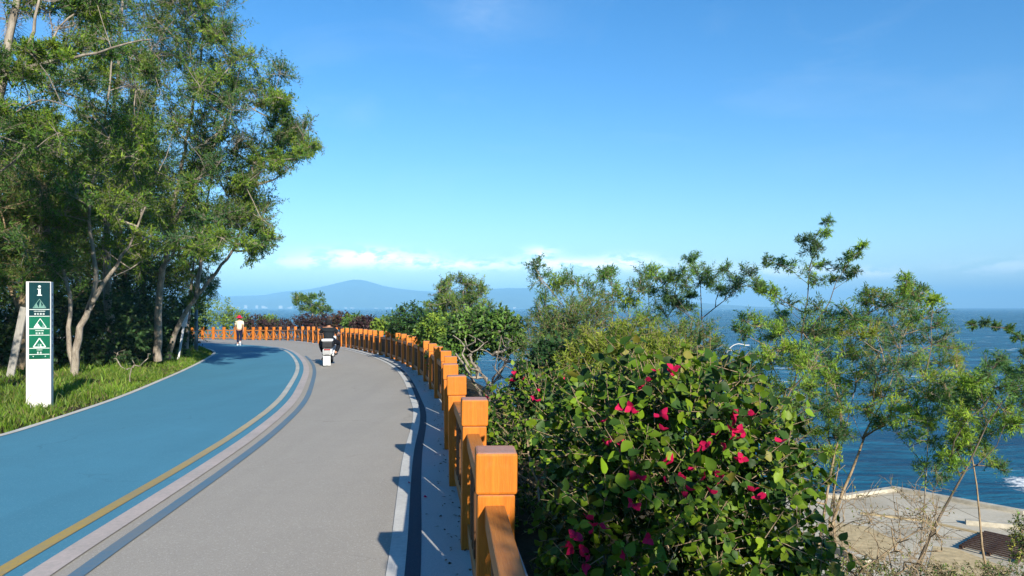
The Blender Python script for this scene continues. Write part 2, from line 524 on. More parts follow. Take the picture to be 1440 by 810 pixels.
FPD = resample(FP, step=.4, smooth=2)


def offset(P, d):
    """offset a polyline sideways; positive = to the left of its travel (towards the road)"""
    T = np.gradient(P, axis=0); T /= np.linalg.norm(T, axis=1)[:, None]
    return P + np.stack([-T[:, 1], T[:, 0]], 1) * d


def sdist(X, Y):
    """signed distance to the fence line: + outside (seaward), - on the road side"""
    A = FPD[:-1]; B = FPD[1:]
    best = np.full(X.shape, 1e9); sgn = np.ones(X.shape)
    for a, b in zip(A[::2], FPD[2::2]):
        ab = b - a; L = ab @ ab
        u = np.clip(((X - a[0]) * ab[0] + (Y - a[1]) * ab[1]) / L, 0, 1)
        dx = X - a[0] - u * ab[0]; dy = Y - a[1] - u * ab[1]
        dd = dx * dx + dy * dy
        cr = ab[0] * (Y - a[1]) - ab[1] * (X - a[0])
        m = dd < best
        best = np.where(m, dd, best); sgn = np.where(m, np.where(cr > 0, -1, 1), sgn)
    return np.sqrt(best) * sgn


def terr(X, Y):
    s = sdist(X, Y)
    z = prof(Y) - .03
    out = np.clip(s - .7, 0, None)
    z = z - np.where(s > .7, out * .62 * np.clip(out / 2.0, .25, 1.35), 0)
    return np.maximum(z, -15.0), s


def terr1(x, y):
    z, s = terr(np.array([x], float), np.array([y], float)); return float(z[0])


# ground sheet of the headland
gx = np.r_[np.linspace(-170, -32, 30), np.linspace(-30, 34, 129), np.linspace(36, 120, 22)]
gy = np.r_[np.linspace(-90, -8, 22), np.linspace(-6, 78, 141), np.linspace(80, 150, 20)]
GX, GY = np.meshgrid(gx, gy)
GZ, GS = terr(GX, GY)
bumps = np.array([[noise.noise(Vector((x * .5, y * .5, 3))) * .5 + noise.noise(Vector((x * 1.7, y * 1.7, 1))) * .2 for x in gx] for y in gy])
GZ = GZ + np.where(GS > 1.2, bumps * np.clip((GS - 1.2) / 2, 0, 1), 0)

# left edge of the blue lane, and the markings
edge_px = [(-260, 672), (-120, 641), (0, 614.5), (60, 595.5), (120, 576), (180, 555), (230, 533.5), (262, 519.5), (284, 508.5), (297, 501), (302.5, 496.5), (300, 493.2), (294, 491), (285, 488.8), (272, 487), (255, 485.6)]
EDGE = np.array([[*ground(a, b)[:2]] for a, b in edge_px])
EDGE = np.r_[[[-5.0, -6.0], [-5.3, -1.0], [-5.5, 3.0]], EDGE, [[-34., 52.], [-60., 62.]]]
EDGE = resample(EDGE, n=420, smooth=2)
cen_px = [(0, 806.7), (60, 771), (133, 729), (267, 651), (338, 607), (391, 567), (409, 541), (419.5, 521), (418, 509), (409, 497.5), (399, 492.0), (388, 489.0), (370, 486.6), (340, 484.6)]
CEN = np.array([[*ground(a, b)[:2]] for a, b in cen_px])
CEN = np.r_[[[-2.62, -6.0], [-2.72, -2.0], [-2.83, 2.0]], CEN, [[-34., 55.5], [-60., 66.]]]
CEN = resample(CEN, n=420, smooth=2)

RIGHT = offset(FPD, .50)
GUT0 = offset(FPD, .40); GUT1 = offset(FPD, -.35)


def ribbon(name, A, B, lift, mat, cross=2, kind='structure'):
    """sheet between two polylines of equal length, lying on the road profile"""
    n = len(A); V = []
    for k in range(cross):
        u = k / (cross - 1); P = A * (1 - u) + B * u
        V.append(np.c_[P, prof(P[:, 1]) + lift])
    V = np.stack(V, 1).reshape(-1, 3); idx = np.arange(n * cross).reshape(n, cross)
    Q = np.stack([idx[:-1, :-1], idx[:-1, 1:], idx[1:, 1:], idx[1:, :-1]], -1).reshape(-1, 4)
    a, b, c = V[Q[0, 0]], V[Q[0, 1]], V[Q[0, 2]]
    if np.cross(b - a, c - a)[2] < 0: Q = Q[:, ::-1]
    o = obj(name, np_mesh(name, V, Q, mat))
    if kind: tag(o, kind=kind)
    return o


# lower the sheet under the paving
inside = GS < .35
GZ = np.where(inside, GZ - .05, GZ)
# verge and forest floor: everything left of the lane edge is raised a little
def left_of_edge(X, Y):
    E = EDGE[::3]
    best = np.full(X.shape, 1e9); sg = np.zeros(X.shape)
    for a, b in zip(E[:-1], E[1:]):
        ab = b - a; L = ab @ ab + 1e-9
        u = np.clip(((X - a[0]) * ab[0] + (Y - a[1]) * ab[1]) / L, 0, 1)
        dx = X - a[0] - u * ab[0]; dy = Y - a[1] - u * ab[1]; dd = dx * dx + dy * dy
        cr = ab[0] * (Y - a[1]) - ab[1] * (X - a[0])
        m = dd < best; best = np.where(m, dd, best); sg = np.where(m, np.where(cr > 0, 1, -1), sg)
    return np.sqrt(best) * sg


LE = left_of_edge(GX, GY)
GZ = np.where((LE > 0) & (GS < 0), GZ + np.clip(LE, 0, .3) * .3 + np.clip(LE - .3, 0, 40) * .05 + np.clip(LE, 0, 1) * bumps * .25, GZ)


def verge_z(x, y):
    l = float(left_of_edge(np.array([x], float), np.array([y], float))[0])
    return float(prof(y)) - .08 + min(max(l, 0), .3) * .3 + min(max(l - .3, 0), 40) * .05


V = np.stack([GX, GY, GZ], -1).reshape(-1, 3)
idx = np.arange(len(V)).reshape(GX.shape)
Q = np.stack([idx[:-1, :-1], idx[:-1, 1:], idx[1:, 1:], idx[1:, :-1]], -1).reshape(-1, 4)
tag(obj('ground', np_mesh('ground', V, Q, M['soil'], smooth=True)), kind='structure')

# match the fence offset curve to the parameter of the centre curve
def sub(P, i0, i1, n): return resample(P[i0:i1], n=n)


nb = 420
i0 = int(np.argmin(np.abs(FPD[:, 1] + 6) + (FPD[:, 0] < -2) * 99)); i1 = int(np.argmin(np.linalg.norm(FPD - np.array([-60., 76.]), axis=1)))
R_road = resample(offset(FPD, .15)[i0:i1], n=nb)
ribbon('footpath', CEN, R_road, 0.0, M['grey'], 12)
ribbon('cycle_path', offset(EDGE, 0.03), CEN, 0.004, M['blue'], 12)
white_c = resample(offset(FPD, .80 - .0)[i0:i1], n=900)
white_i = resample(offset(FPD, .665)[i0:i1], n=900)


def line(name, P, w0, w1, lift, mat):
    P = resample(P, n=700, smooth=1)
    return ribbon(name, offset(P, w0), offset(P, w1), lift, mat)


FR = FPD[i0:i1]
line('gutter', FR, -.30, .335, .006, M['concrete'])
line('gutter_joint', FR, .335, .43, .0085, M['dark_strip'])
line('white_edge_line', FR, .43, .54, .010, M['line_white'])
line('verge_edge_line', EDGE, -.05, .06, .012, M['line_white'])
ky = int(np.argmax(CEN[:, 1] > 13.0))
line('lane_line', CEN, -.045, .06, .009, M['line_yellow'])
line('blue_gap', CEN, -.17, -.05, .0075, M['blue'])
line('pale_lane_line', CEN, -.33, -.17, .010, M['line_pale'])
line('blue_stripe', CEN[:ky + 70], -.53, -.43, .0085, M['line_blue'])

# ------------------------------------------------------------------ timber fence
fence = empty('timber_fence', (posts[3][0], posts[3][1], 0), 'long orange stained timber fence of square capped posts curving beside the path', 'fence')
fo = Vector(fence.location)
mb = MB(); mb.box((0, 0, .26), (.158, .158, 1.11), bev=.008); post_me = mb.mesh('post', M['post'])
mb = MB(); mb.box((0, 0, .905), (.176, .176, .176), bev=.012); mb.box((0, 0, .814), (.145, .145, .018)); cap_me = mb.mesh('post_cap', M['post'])
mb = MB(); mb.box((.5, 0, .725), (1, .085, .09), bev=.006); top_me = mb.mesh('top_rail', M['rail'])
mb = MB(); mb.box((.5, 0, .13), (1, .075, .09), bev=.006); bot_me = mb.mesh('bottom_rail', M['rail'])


def brace_mesh(L):
    mb = MB()
    z0, z1 = .172, .682
    n = max(2, int(round(L / .9)))
    hw = L / n
    for k in range(n):
        a, b = k * hw, (k + 1) * hw
        up = (z0, z1) if k % 2 else (z1, z0)
        ang = math.atan2(up[1] - up[0], hw)
        ln = math.hypot(hw, z1 - z0) - .06
        mb.box(((a + b) / 2, 0, (z0 + z1) / 2), (ln, .06, .065), Matrix.Rotation(-ang, 3, 'Y'), .004)
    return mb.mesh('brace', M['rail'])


def slat_mesh(L):
    mb = MB(); n = max(4, int(L / .2))
    for k in range(n):
        if n > 5 and k == 4: continue                      # one slat left open in each bay
        mb.box((.03 + (k + .5) * (L - .24) / n, 0, .427), (.08, .062, .51), bev=.004)
    mb.box((L / 2 - .1, .018, .60), (L - .22, .016, .035))
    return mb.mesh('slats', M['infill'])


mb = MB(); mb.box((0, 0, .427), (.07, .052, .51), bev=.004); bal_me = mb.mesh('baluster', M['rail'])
for i, p in enumerate(posts):
    a = posts[max(i - 1, 0)]; b = posts[min(i + 1, len(posts) - 1)]
    tang = math.atan2(b[1] - a[1], b[0] - a[0])
    z = float(prof(p[1]))
    po = bpy.data.objects.new('post', post_me); link(po, fence)
    po.location = Vector((p[0], p[1], z + random.uniform(-.006, .006))) - fo
    po.rotation_euler = (random.uniform(-.014, .014), random.uniform(-.014, .014), tang + random.uniform(-.04, .04))
    c = bpy.data.objects.new('post_cap', cap_me); link(c, po)
    if i + 1 < len(posts):
        q = posts[i + 1]; zq = float(prof(q[1]))
        v = Vector((q[0] - p[0], q[1] - p[1], zq - z)); L = v.length
        ang = math.atan2(v.y, v.x); pitch = math.asin(v.z / L)
        base = Vector((p[0], p[1], z)) - fo
        Lr = L - .14
        st = base + v.normalized() * .07
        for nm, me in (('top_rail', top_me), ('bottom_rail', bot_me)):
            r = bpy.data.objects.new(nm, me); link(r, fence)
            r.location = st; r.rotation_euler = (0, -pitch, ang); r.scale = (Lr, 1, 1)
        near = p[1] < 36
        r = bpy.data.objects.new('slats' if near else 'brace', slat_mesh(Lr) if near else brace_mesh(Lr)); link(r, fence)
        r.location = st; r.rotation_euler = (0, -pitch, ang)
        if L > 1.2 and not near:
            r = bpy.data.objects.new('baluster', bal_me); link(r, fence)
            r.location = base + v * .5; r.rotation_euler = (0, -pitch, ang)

# ------------------------------------------------------------------ plant machinery
def unit(a): return a / (np.linalg.norm(a, axis=-1, keepdims=True) + 1e-9)


def perp(d, rng):
    r = rng.normal(size=d.shape); p = np.cross(d, r); return unit(p)


def frusta(A, B, ra, rb, n=5, TA=None, TB=None):
    """separate tapered tubes, vectorised"""
    if len(A) == 0: return np.zeros((0, 3)), np.zeros((0, 4), int)
    T = unit(B - A); TA = T if TA is None else TA; TB = T if TB is None else TB
    def ring(C, T, r):
        ref = np.tile([.31, .87, .05], (len(T), 1)); ref[np.abs(T @ np.array([.31, .87, .05])) > .93] = [.9, -.2, .3]
        u = unit(np.cross(T, ref)); w = np.cross(T, u)
        an = np.arange(n) * 2 * math.pi / n
        return C[:, None] + r[:, None, None] * (u[:, None] * np.cos(an)[None, :, None] + w[:, None] * np.sin(an)[None, :, None])
    V = np.concatenate([ring(A, TA, ra), ring(B, TB, rb)], 1)      # m,2n,3
    m = len(A); base = np.arange(m)[:, None, None] * 2 * n
    j = np.arange(n); f = np.stack([j, (j + 1) % n, (j + 1) % n + n, j + n], -1)[None]
    return V.reshape(-1, 3), (base + f).reshape(-1, 4)


def leaflets(P, D, L, W, N, col, fold=.25):
    """leaf blades as two quads folded on the midrib. P base, D direction, N normal"""
    D = unit(D); S = unit(np.cross(D, N)); N = np.cross(S, D)
    L = L[:, None]; W = W[:, None]
    b = P; tip = P + D * L - N * L * .12; mid = P + D * L * .5 - N * W * fold * .6
    l = P + D * L * .42 + S * W * .5 + N * W * fold * .4; r = P + D * L * .42 - S * W * .5 + N * W * fold * .4
    V = np.stack([b, l, tip, mid, r], 1)
    m = len(P); o = np.arange(m)[:, None, None] * 5
    f = np.array([[0, 3, 2, 1], [0, 4, 2, 3]])[None]
    return V.reshape(-1, 3), (o + f).reshape(-1, 4), np.repeat(col, 5, 0)


def thin_leaflets(P, D, L, W, N, col):
    D = unit(D); S = unit(np.cross(D, N))
    L = L[:, None]; W = W[:, None]
    V = np.stack([P, P + D * L * .45 + S * W * .5, P + D * L, P + D * L * .45 - S * W * .5], 1)
    m = len(P); Q = np.arange(m * 4).reshape(m, 4)
    return V.reshape(-1, 3), Q, np.repeat(col, 4, 0)


def tints(n, pal, rng, jit=.18):
    pal = np.asarray(pal, float)
    k = rng.integers(0, len(pal), n)
    c = pal[k] * (1 + rng.normal(0, jit, (n, 1)))
    return np.clip(c, .004, 1)


class Plant:
    def __init__(self, base, seed):
        self.base = np.asarray(base, float); self.rng = np.random.default_rng(seed)
        self.V = []; self.Q = []; self.nv = 0            # wood
        self.LV = []; self.LQ = []; self.LC = []; self.nl = 0

    def wood(self, V, Q):
        self.V.append(V); self.Q.append(Q + self.nv); self.nv += len(V)

    def leaves(self, V, Q, C):
        self.LV.append(V); self.LQ.append(Q + self.nl); self.LC.append(C); self.nl += len(V)

    def skeleton(self, trunks, clumps, rt=.007, kink=.12, start=.25, step=.35, rmax=.2, expo=.5, sides=6):
        """trunks: polylines of (x,y,z,r). clumps: centre, radius. Grows limbs from the trunks to the clumps."""
        rng = self.rng
        N = []; par = []; R0 = []; ok = []
        for ti, poly in enumerate(trunks):
            poly = np.asarray(poly, float); d = resample(poly, step=.3, smooth=2)
            if ti > 0 and N:
                A = np.array(N); k = int(np.argmin(np.linalg.norm(A - d[0, :3], axis=1)))
                p = k if np.linalg.norm(A[k] - d[0, :3]) < .5 else -1
            else: p = -1
            for i, q in enumerate(d):
                N.append(q[:3] + rng.normal(0, .012, 3)); par.append(p); R0.append(q[3]); ok.append(i / len(d) >= start or ti > 0); p = len(N) - 1
        b0 = N[0]
        ends = []
        for ci in np.argsort([np.linalg.norm(c[0] - b0) for c in clumps]):
            c, rad = clumps[ci][0], clumps[ci][1]
            A = np.array(N); dv = c - A; ds = np.linalg.norm(dv, axis=1)
            cost = ds * (1 + .9 * np.clip(-dv[:, 2] / (ds + .01), -.3, 1)) + np.where(ok, 0, 50)
            k = int(np.argmin(cost)); a = A[k]; L = ds[k]
            m = max(2, int(L / step))
            mid = (a + c) / 2 + np.array([0, 0, .10 * L]) * rng.uniform(-.6, 1.3) + rng.normal(0, kink * L * .5, 3)
            p = k
            for u in np.linspace(0, 1, m + 1)[1:]:
                q = a * (1 - u) ** 2 + 2 * mid * u * (1 - u) + c * u * u + (rng.normal(0, kink * .12, 3) if u < 1 else 0)
                N.append(q); par.append(p); R0.append(0); ok.append(True); p = len(N) - 1
            ends.append((p, ci))
        N = np.array(N); par = np.array(par); n = len(N)
        cnt = np.zeros(n); 
        for p, _ in ends: cnt[p] += 1
        for i in range(n - 1, -1, -1):
            if par[i] >= 0: cnt[par[i]] += cnt[i]
        rad = np.minimum(rt * np.maximum(cnt, .6) ** expo * 1.15, rmax)
        R0 = np.array(R0); rad = np.where(R0 > 0, R0, rad)
        T = np.zeros((n, 3)); hasp = par >= 0
        T[hasp] = unit(N[hasp] - N[par[hasp]])
        first = {}
        for i in range(n):
            if par[i] >= 0 and par[i] not in first: first[par[i]] = i
        for i in range(n):
            if par[i] < 0 and i in first: T[i] = T[first[i]]
        ch = np.where(hasp)[0]; pa = par[ch]
        main = np.array([first[p] == c for p, c in zip(pa, ch)])
        ra = np.where(main, rad[pa], np.minimum(rad[pa], rad[ch] * 1.25)); TA = np.where(main[:, None], T[pa], T[ch])
        self.wood(*frusta(N[pa], N[ch], ra, rad[ch], sides, TA, T[ch]))
        self.N = N
        return N

    def twigs(self, c, R, nsub, ntw, up=.35, rtw=.004, flat=.75, subr=.008):
        """sub-branches and twigs filling a clump; returns starts, dirs, lengths"""
        rng = self.rng
        d = rng.normal(size=(nsub, 3)); d[:, 2] = d[:, 2] * flat + up; d = unit(d)
        L = R * rng.uniform(.5, .95, nsub)
        e = c + d * L[:, None]
        self.wood(*frusta(np.tile(c, (nsub, 1)), e, np.full(nsub, subr), np.full(nsub, subr * .5), 4))
        k = rng.integers(0, nsub, ntw); t = rng.uniform(.15, 1, ntw)
        s = c + d[k] * (L[k] * t)[:, None]
        td = unit(d[k] * .7 + rng.normal(0, .6, (ntw, 3)) + [0, 0, up * .5])
        tl = R * rng.uniform(.3, .7, ntw)
        self.wood(*frusta(s, s + td * tl[:, None], np.full(ntw, rtw), np.full(ntw, rtw * .5), 3))
        return s, td, tl

    def feather(self, s, td, tl, m, ll, lw, pal, jit=.2, up=.6, tint=1.0):
        """rows of narrow leaflets along each twig"""
        rng = self.rng; n = len(s)
        t = (np.arange(m)[None] + rng.uniform(0, 1, (n, m))) / m * .95 + .08
        P = (s[:, None] + td[:, None] * (tl[:, None] * t)[..., None]).reshape(-1, 3)
        D = np.repeat(td, m, 0); side = perp(td, rng); side = np.repeat(side, m, 0) * np.where(rng.random(n * m) < .5, -1, 1)[:, None]
        D = unit(D * .55 + side * .85 + rng.normal(0, .3, (n * m, 3)))
        Nn = unit(rng.normal(0, .6, (n * m, 3)) + [0, 0, up] + np.array(SUN) * .75)     # blades turn to the light
        c = np.repeat(tints(n, pal, rng, jit), m, 0) * rng.uniform(.85, 1.15, (n * m, 1)) * tint
        self.leaves(*thin_leaflets(P, D, ll * rng.uniform(.7, 1.25, n * m), lw * rng.uniform(.75, 1.25, n * m), Nn, c))

    def broad(self, s, td, tl, m, ll, lw, pal, jit=.2, up=.7, face=None, fold=.25):
        rng = self.rng; n = len(s)
        t = (np.arange(m)[None] + rng.uniform(0, 1, (n, m))) / m
        P = (s[:, None] + td[:, None] * (tl[:, None] * t)[..., None]).reshape(-1, 3)
        D = np.repeat(td, m, 0); side = np.repeat(perp(td, rng), m, 0) * np.where(rng.random(n * m) < .5, -1, 1)[:, None]
        D = unit(D * .5 + side * .8 + rng.normal(0, .35, (n * m, 3)) - [0, 0, .15])
        Nn = rng.normal(0, .5, (n * m, 3)) + [0, 0, up] + np.array(SUN) * .4
        if face is not None: Nn = Nn + np.asarray(face)
        c = np.repeat(tints(n, pal, rng, jit), m, 0) * rng.uniform(.8, 1.2, (n * m, 1))
        sz = rng.uniform(.6, 1.25, n * m)
        self.leaves(*leaflets(P, D, ll * sz, lw * sz, unit(Nn), c, fold))

    def finish(self, name, label, cat, group, bark, leafm, wood_name='trunk', leaf_name='crown'):
        root = empty(name, self.base, label, cat, group)
        if self.V:
            obj(wood_name, np_mesh(wood_name, np.concatenate(self.V) - self.base, np.concatenate(self.Q), bark, smooth=True), root)
        if self.LV:
            obj(leaf_name, np_mesh(leaf_name, np.concatenate(self.LV) - self.base, np.concatenate(self.LQ), leafm, np.concatenate(self.LC)), root)
        return root


# leaf colours
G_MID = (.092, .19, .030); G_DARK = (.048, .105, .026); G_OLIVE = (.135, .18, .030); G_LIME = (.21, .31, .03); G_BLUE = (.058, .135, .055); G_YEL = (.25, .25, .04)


def ell(rng, cx, cy, rx, ry, n, d, dd=2.0, rpx=26, smin=.65):
    """clump centres scattered in an ellipse seen at distance d, spread in depth"""
    out = []
    for _ in range(n):
        while True:
            u = rng.uniform(-1, 1, 2)
            if u @ u < 1: break
        de = d + rng.normal(0, dd * .6)
        out.append((at(cx + u[0] * rx, cy + u[1] * ry, de), rpx * rng.uniform(smin, 1.3) * 1.22 / F * de))
    return out


def px_trunk(pts, d, r0, r1, dd=0.0):
    n = len(pts)
    return [[*at(x, y, d + dd * i / n), r1 + (r0 - r1) * (1 - i / (n - 1)) ** 1.7] for i, (x, y) in enumerate(pts)]


def feather_tree(name, label, group, trunks, clumps, seed, pals, ll, lw, dens=1.0, m=11, bark='bark_pale', rt=.006, nsub=8, ntw=34, up=.3, base=None, wood_sub=.008, start=.25, dead=.0, rtw=.004, kink=.12):
    base = np.array(trunks[0][0][:3]) if base is None else base
    w0 = np.array([*ground(336.5, 486)]); sd = np.array(SUN)
    clumps = [c for c in clumps if np.linalg.norm(np.cross(c[0] - w0, sd)) > .45 + c[1] * .55]
    P = Plant(base, seed); rng = P.rng
    P.skeleton(trunks, clumps, rt=rt, start=start, kink=kink)
    for c, R in clumps:
        k = max(8, int(ntw * dens * (1.8 if ll > .07 else 1.0)))
        s, td, tl = P.twigs(c, R, nsub, k, up, rtw, subr=wood_sub)
        if rng.random() < dead: continue
        pal = pals[rng.integers(0, len(pals))]
        P.feather(s, td, tl, m, ll, lw, pal)
    return P.finish(name, label, cat='tree', group=group, bark=M[bark], leafm=M['leaf_fine'])


PALS = [[G_MID, G_DARK, G_OLIVE], [G_OLIVE, G_LIME, G_MID], [G_LIME, G_MID], [G_MID, G_BLUE], [G_MID, G_LIME]]
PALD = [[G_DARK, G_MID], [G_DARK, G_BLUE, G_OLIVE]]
GL = 'feathery trees along the left verge'
rg = np.random.default_rng(5)
LL, LW = .105, .022
# the tree with the pale forked trunk beside the sign
d = 18.0
feather_tree('feathery_tree', 'pale trunked feathery tree forking behind the right side of the info sign', GL,
    [px_trunk([(103, 528), (110, 470), (124, 436), (137, 398), (130, 350), (124, 305), (132, 240), (150, 160), (160, 60)], d, .10, .02),
     px_trunk([(124, 436), (150, 392), (172, 362), (190, 330), (205, 290)], d, .07, .02, -.6),
     px_trunk([(104, 525), (96, 470), (100, 420), (92, 385), (72, 345), (60, 300), (50, 230)], d, .07, .02, .8)],
    ell(rg, 120, 235, 110, 75, 34, d, 2.2, 30) + ell(rg, 150, 120, 90, 80, 26, d, 2, 28) + ell(rg, 110, 350, 100, 45, 14, d + .5, 1.5, 24), 21, PALS, LL, LW, ntw=36, dead=.08)
# upright tree rising through the middle of the wood
d = 22.0
feather_tree('feathery_tree', 'tall upright feathery tree with a pale stem rising above the middle of the wood', GL,
    [px_trunk([(158, 505), (150, 400), (150, 290), (152, 210), (166, 110), (170, 20), (178, -70)], d, .14, .03),
     px_trunk([(150, 290), (190, 240), (215, 170), (222, 90), (240, 0)], d, .07, .02)],
    ell(rg, 190, 20, 110, 90, 40, d, 2.2, 30) + ell(rg, 200, 150, 80, 60, 16, d, 2, 24) + ell(rg, 170, 260, 70, 60, 20, d, 2, 28), 22, PALS, LL, LW, ntw=36, dead=.1)
# right shoulder of the wood
d = 22.8
feather_tree('feathery_tree', 'feathery tree on a straight grey trunk at the right shoulder of the wood', GL,
    [px_trunk([(222, 507), (222, 440), (228, 385), (240, 320), (252, 250), (270, 160), (285, 70), (290, 0)], d, .13, .025, -3),
     px_trunk([(240, 320), (275, 260), (310, 190), (330, 130)], d - 2, .06, .02, -1)],
    ell(rg, 300, 110, 45, 80, 26, d - 2.8, 1.6, 28) + ell(rg, 265, 20, 55, 60, 22, d - 2.8, 1.6, 30) + ell(rg, 250, 230, 60, 60, 18, d - 2.8, 1.6, 26) + ell(rg, 270, 320, 55, 40, 18, d - 2.8, 1.6, 26), 23, PALS, LL, LW, ntw=36)
# the leaning tree that overhangs the lane
d = 24.5
feather_tree('feathery_tree', 'leaning tree whose sparse outer branches overhang the blue lane against the sky', GL,
    [px_trunk([(236, 503), (252, 452), (276, 418), (302, 385), (328, 352), (346, 310), (356, 262), (378, 215), (400, 180)], d, .095, .02, -4),
     px_trunk([(276, 418), (282, 370), (286, 310), (298, 250), (310, 190)], d - 1, .08, .02),
     px_trunk([(328, 352), (350, 330), (372, 322)], d - 2.6, .04, .012),
     px_trunk([(356, 262), (390, 252), (418, 228)], d - 3.2, .04, .012)],
    ell(rg, 385, 165, 24, 32, 12, d - 3.4, 1.2, 20) + ell(rg, 412, 205, 24, 26, 14, d - 3.4, 1.2, 18) + ell(rg, 365, 235, 38, 40, 18, d - 3.2, 1.4, 18) + ell(rg, 340, 300, 38, 36, 22, d - 2.6, 1.5, 24)
    + ell(rg, 350, 105, 44, 40, 20, d - 3.4, 1.2, 24) + ell(rg, 355, 338, 28, 22, 10, d - 3.4, 1.2, 16) + ell(rg, 310, 230, 40, 50, 14, d - 2.5, 1.5, 22), 24, PALS, .10, .022, ntw=34, dead=.06)
# tree at the left frame edge with bare pale limbs
d = 13.5
feather_tree('feathery_tree', 'near tree at the left edge with long bare pale limbs reaching over the wood', GL,
    [px_trunk([(-40, 545), (-32, 400), (-18, 260), (-6, 150), (4, 112), (14, 60), (26, -30)], d, .16, .06),
     px_trunk([(4, 112), (40, 92), (80, 86), (140, 74), (190, 56), (215, 56)], d, .06, .012, -.8),
     px_trunk([(20, 98), (42, 66), (50, 30), (56, -20)], d, .055, .02),
     px_trunk([(-10, 180), (30, 150), (62, 138), (100, 152)], d, .03, .008, -1)],
    ell(rg, 20, 90, 34, 22, 9, d, 1.2, 26) + ell(rg, 88, 78, 60, 20, 10, d, 1.2, 16) + ell(rg, 40, 10, 70, 40, 14, d, 1.5, 24) + ell(rg, 30, 180, 60, 40, 16, d, 1.5, 30) + ell(rg, 110, 10, 50, 40, 10, d, 1.5, 22), 25,
    [[G_LIME, G_OLIVE, G_MID], [G_LIME, G_MID], [G_MID, G_DARK]], .085, .019, ntw=38, dead=.22, start=.4)
# low olive tree filling the wood's left flank
d = 19.0
feather_tree('feathery_tree', 'low olive green tree filling the wood above the leaning plank', GL,
    [px_trunk([(30, 520), (28, 440), (40, 380), (52, 320), (60, 260)], d, .13, .04),
     px_trunk([(28, 440), (5, 380), (-25, 320)], d, .07, .03)],
    ell(rg, 40, 280, 90, 70, 44, d, 1.8, 32) + ell(rg, 20, 370, 80, 40, 18, d, 1.5, 28), 26, [[G_OLIVE, G_MID], [G_OLIVE, G_DARK], [G_MID, G_DARK]], LL, LW, ntw=38, bark='bark_tan')
# rows standing behind
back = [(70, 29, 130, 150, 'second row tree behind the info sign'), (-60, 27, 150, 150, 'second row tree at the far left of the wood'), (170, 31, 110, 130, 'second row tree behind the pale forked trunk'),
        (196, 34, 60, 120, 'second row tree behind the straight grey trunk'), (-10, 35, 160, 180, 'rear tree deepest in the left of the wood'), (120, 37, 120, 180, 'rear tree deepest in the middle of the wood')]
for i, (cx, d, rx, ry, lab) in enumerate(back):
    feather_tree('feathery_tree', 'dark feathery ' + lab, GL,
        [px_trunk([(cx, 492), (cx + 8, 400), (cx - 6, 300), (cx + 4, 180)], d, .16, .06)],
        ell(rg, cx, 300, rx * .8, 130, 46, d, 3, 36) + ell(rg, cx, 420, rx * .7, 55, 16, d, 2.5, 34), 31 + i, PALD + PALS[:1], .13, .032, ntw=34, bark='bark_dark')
feather_tree('feathery_tree', 'small bushy feathery tree filling the gap beneath the leaning tree crown', GL, [px_trunk([(262, 490), (266, 430), (272, 370), (280, 310)], 30, .09, .03)],
    ell(np.random.default_rng(90), 272, 350, 30, 58, 26, 30, 1.4, 20) + ell(np.random.default_rng(91), 282, 405, 16, 26, 8, 30, 1, 14), 91, PALS, .11, .026, ntw=30)
# crowns standing left of the frame; they shade the wood's floor
for i, (x, y, h, n) in enumerate(((-11.5, 10.5, 7.5, 40), (-11.0, 5.5, 7.0, 34), (-14.5, 12.5, 8.0, 40))):
    rr = np.random.default_rng(70 + i); z0 = verge_z(x, y)
    cl = [(np.array([x + rr.normal(0, 1.25), y + rr.normal(0, 1.3), z0 + rr.uniform(2.6, h)]), rr.uniform(.5, .9)) for _ in range(n)]
    feather_tree('feathery_tree', 'roadside feathery tree %s' % ('on the verge left of the sign', 'on the verge nearest the viewer', 'deep in the wood left of the sign')[i], GL,
        [[[x, y, z0 - .1, .14], [x + .2, y, z0 + 2.5, .1], [x - .1, y + .3, z0 + h - 1, .03]]], cl, 80 + i, PALS, .12, .03, ntw=34)


# ---------------- leafy shrubs
def shrub(name, label, cat, base, lobes, seed, pal, ll, lw, n_spray, leaves=7, stems=6, group=None, bark='bark_dark', fine=False, up=.6, face=(.15, -.4, .1), spr=.5, shell=.5, twigr=.003):
    """lobes: (centre, (rx,ry,rz)); sprays of leaves over and inside each lobe, on stems from the base"""
    P = Plant(base, seed); rng = P.rng
    vol = np.array([l[1][0] * l[1][1] + l[1][0] * l[1][2] for l in lobes]); cnt = np.maximum(8, (n_spray * vol / vol.sum()).astype(int))
    cl = []
    for (c, r), k in zip(lobes, cnt):
        for _ in range(max(2, stems // len(lobes))):
            u = unit(rng.normal(size=3)); cl.append((np.asarray(c) + u * np.asarray(r) * .6, .2))
    tr = [[[*(np.array(base) - [0, 0, .15]), .03], [*(np.array(base) + (np.mean([l[0] for l in lobes], 0) - base) * .35), .022]]]
    P.skeleton(tr, cl, rt=.006, start=0.0, kink=.2, step=.2)
    for (c, r), k in zip(lobes, cnt):
        u = unit(rng.normal(size=(k, 3))); rad = shell + (1 - shell) * rng.random(k) ** .6
        lump = 1 + .16 * np.sin(u[:, 0] * 5 + seed) * np.cos(u[:, 2] * 4 + seed * 2) + rng.normal(0, .05, k)
        s = np.asarray(c) + u * np.asarray(r) * (rad * lump)[:, None]
        td = unit(u * .8 + rng.normal(0, .5, (k, 3)) + [0, 0, .35]); tl = spr * np.mean(r) * rng.uniform(.35, .9, k)
        P.wood(*frusta(s - td * tl[:, None] * .3, s + td * tl[:, None], np.full(k, twigr), np.full(k, twigr * .6), 3))
        if fine: P.feather(s, td, tl, leaves, ll, lw, pal)
        else: P.broad(s, td, tl, leaves, ll, lw, pal, up=up, face=face)
    return P.finish(name, label, cat, group, M[bark], M['leaf_fine' if fine else 'leaf_gloss'], 'stem', 'foliage')


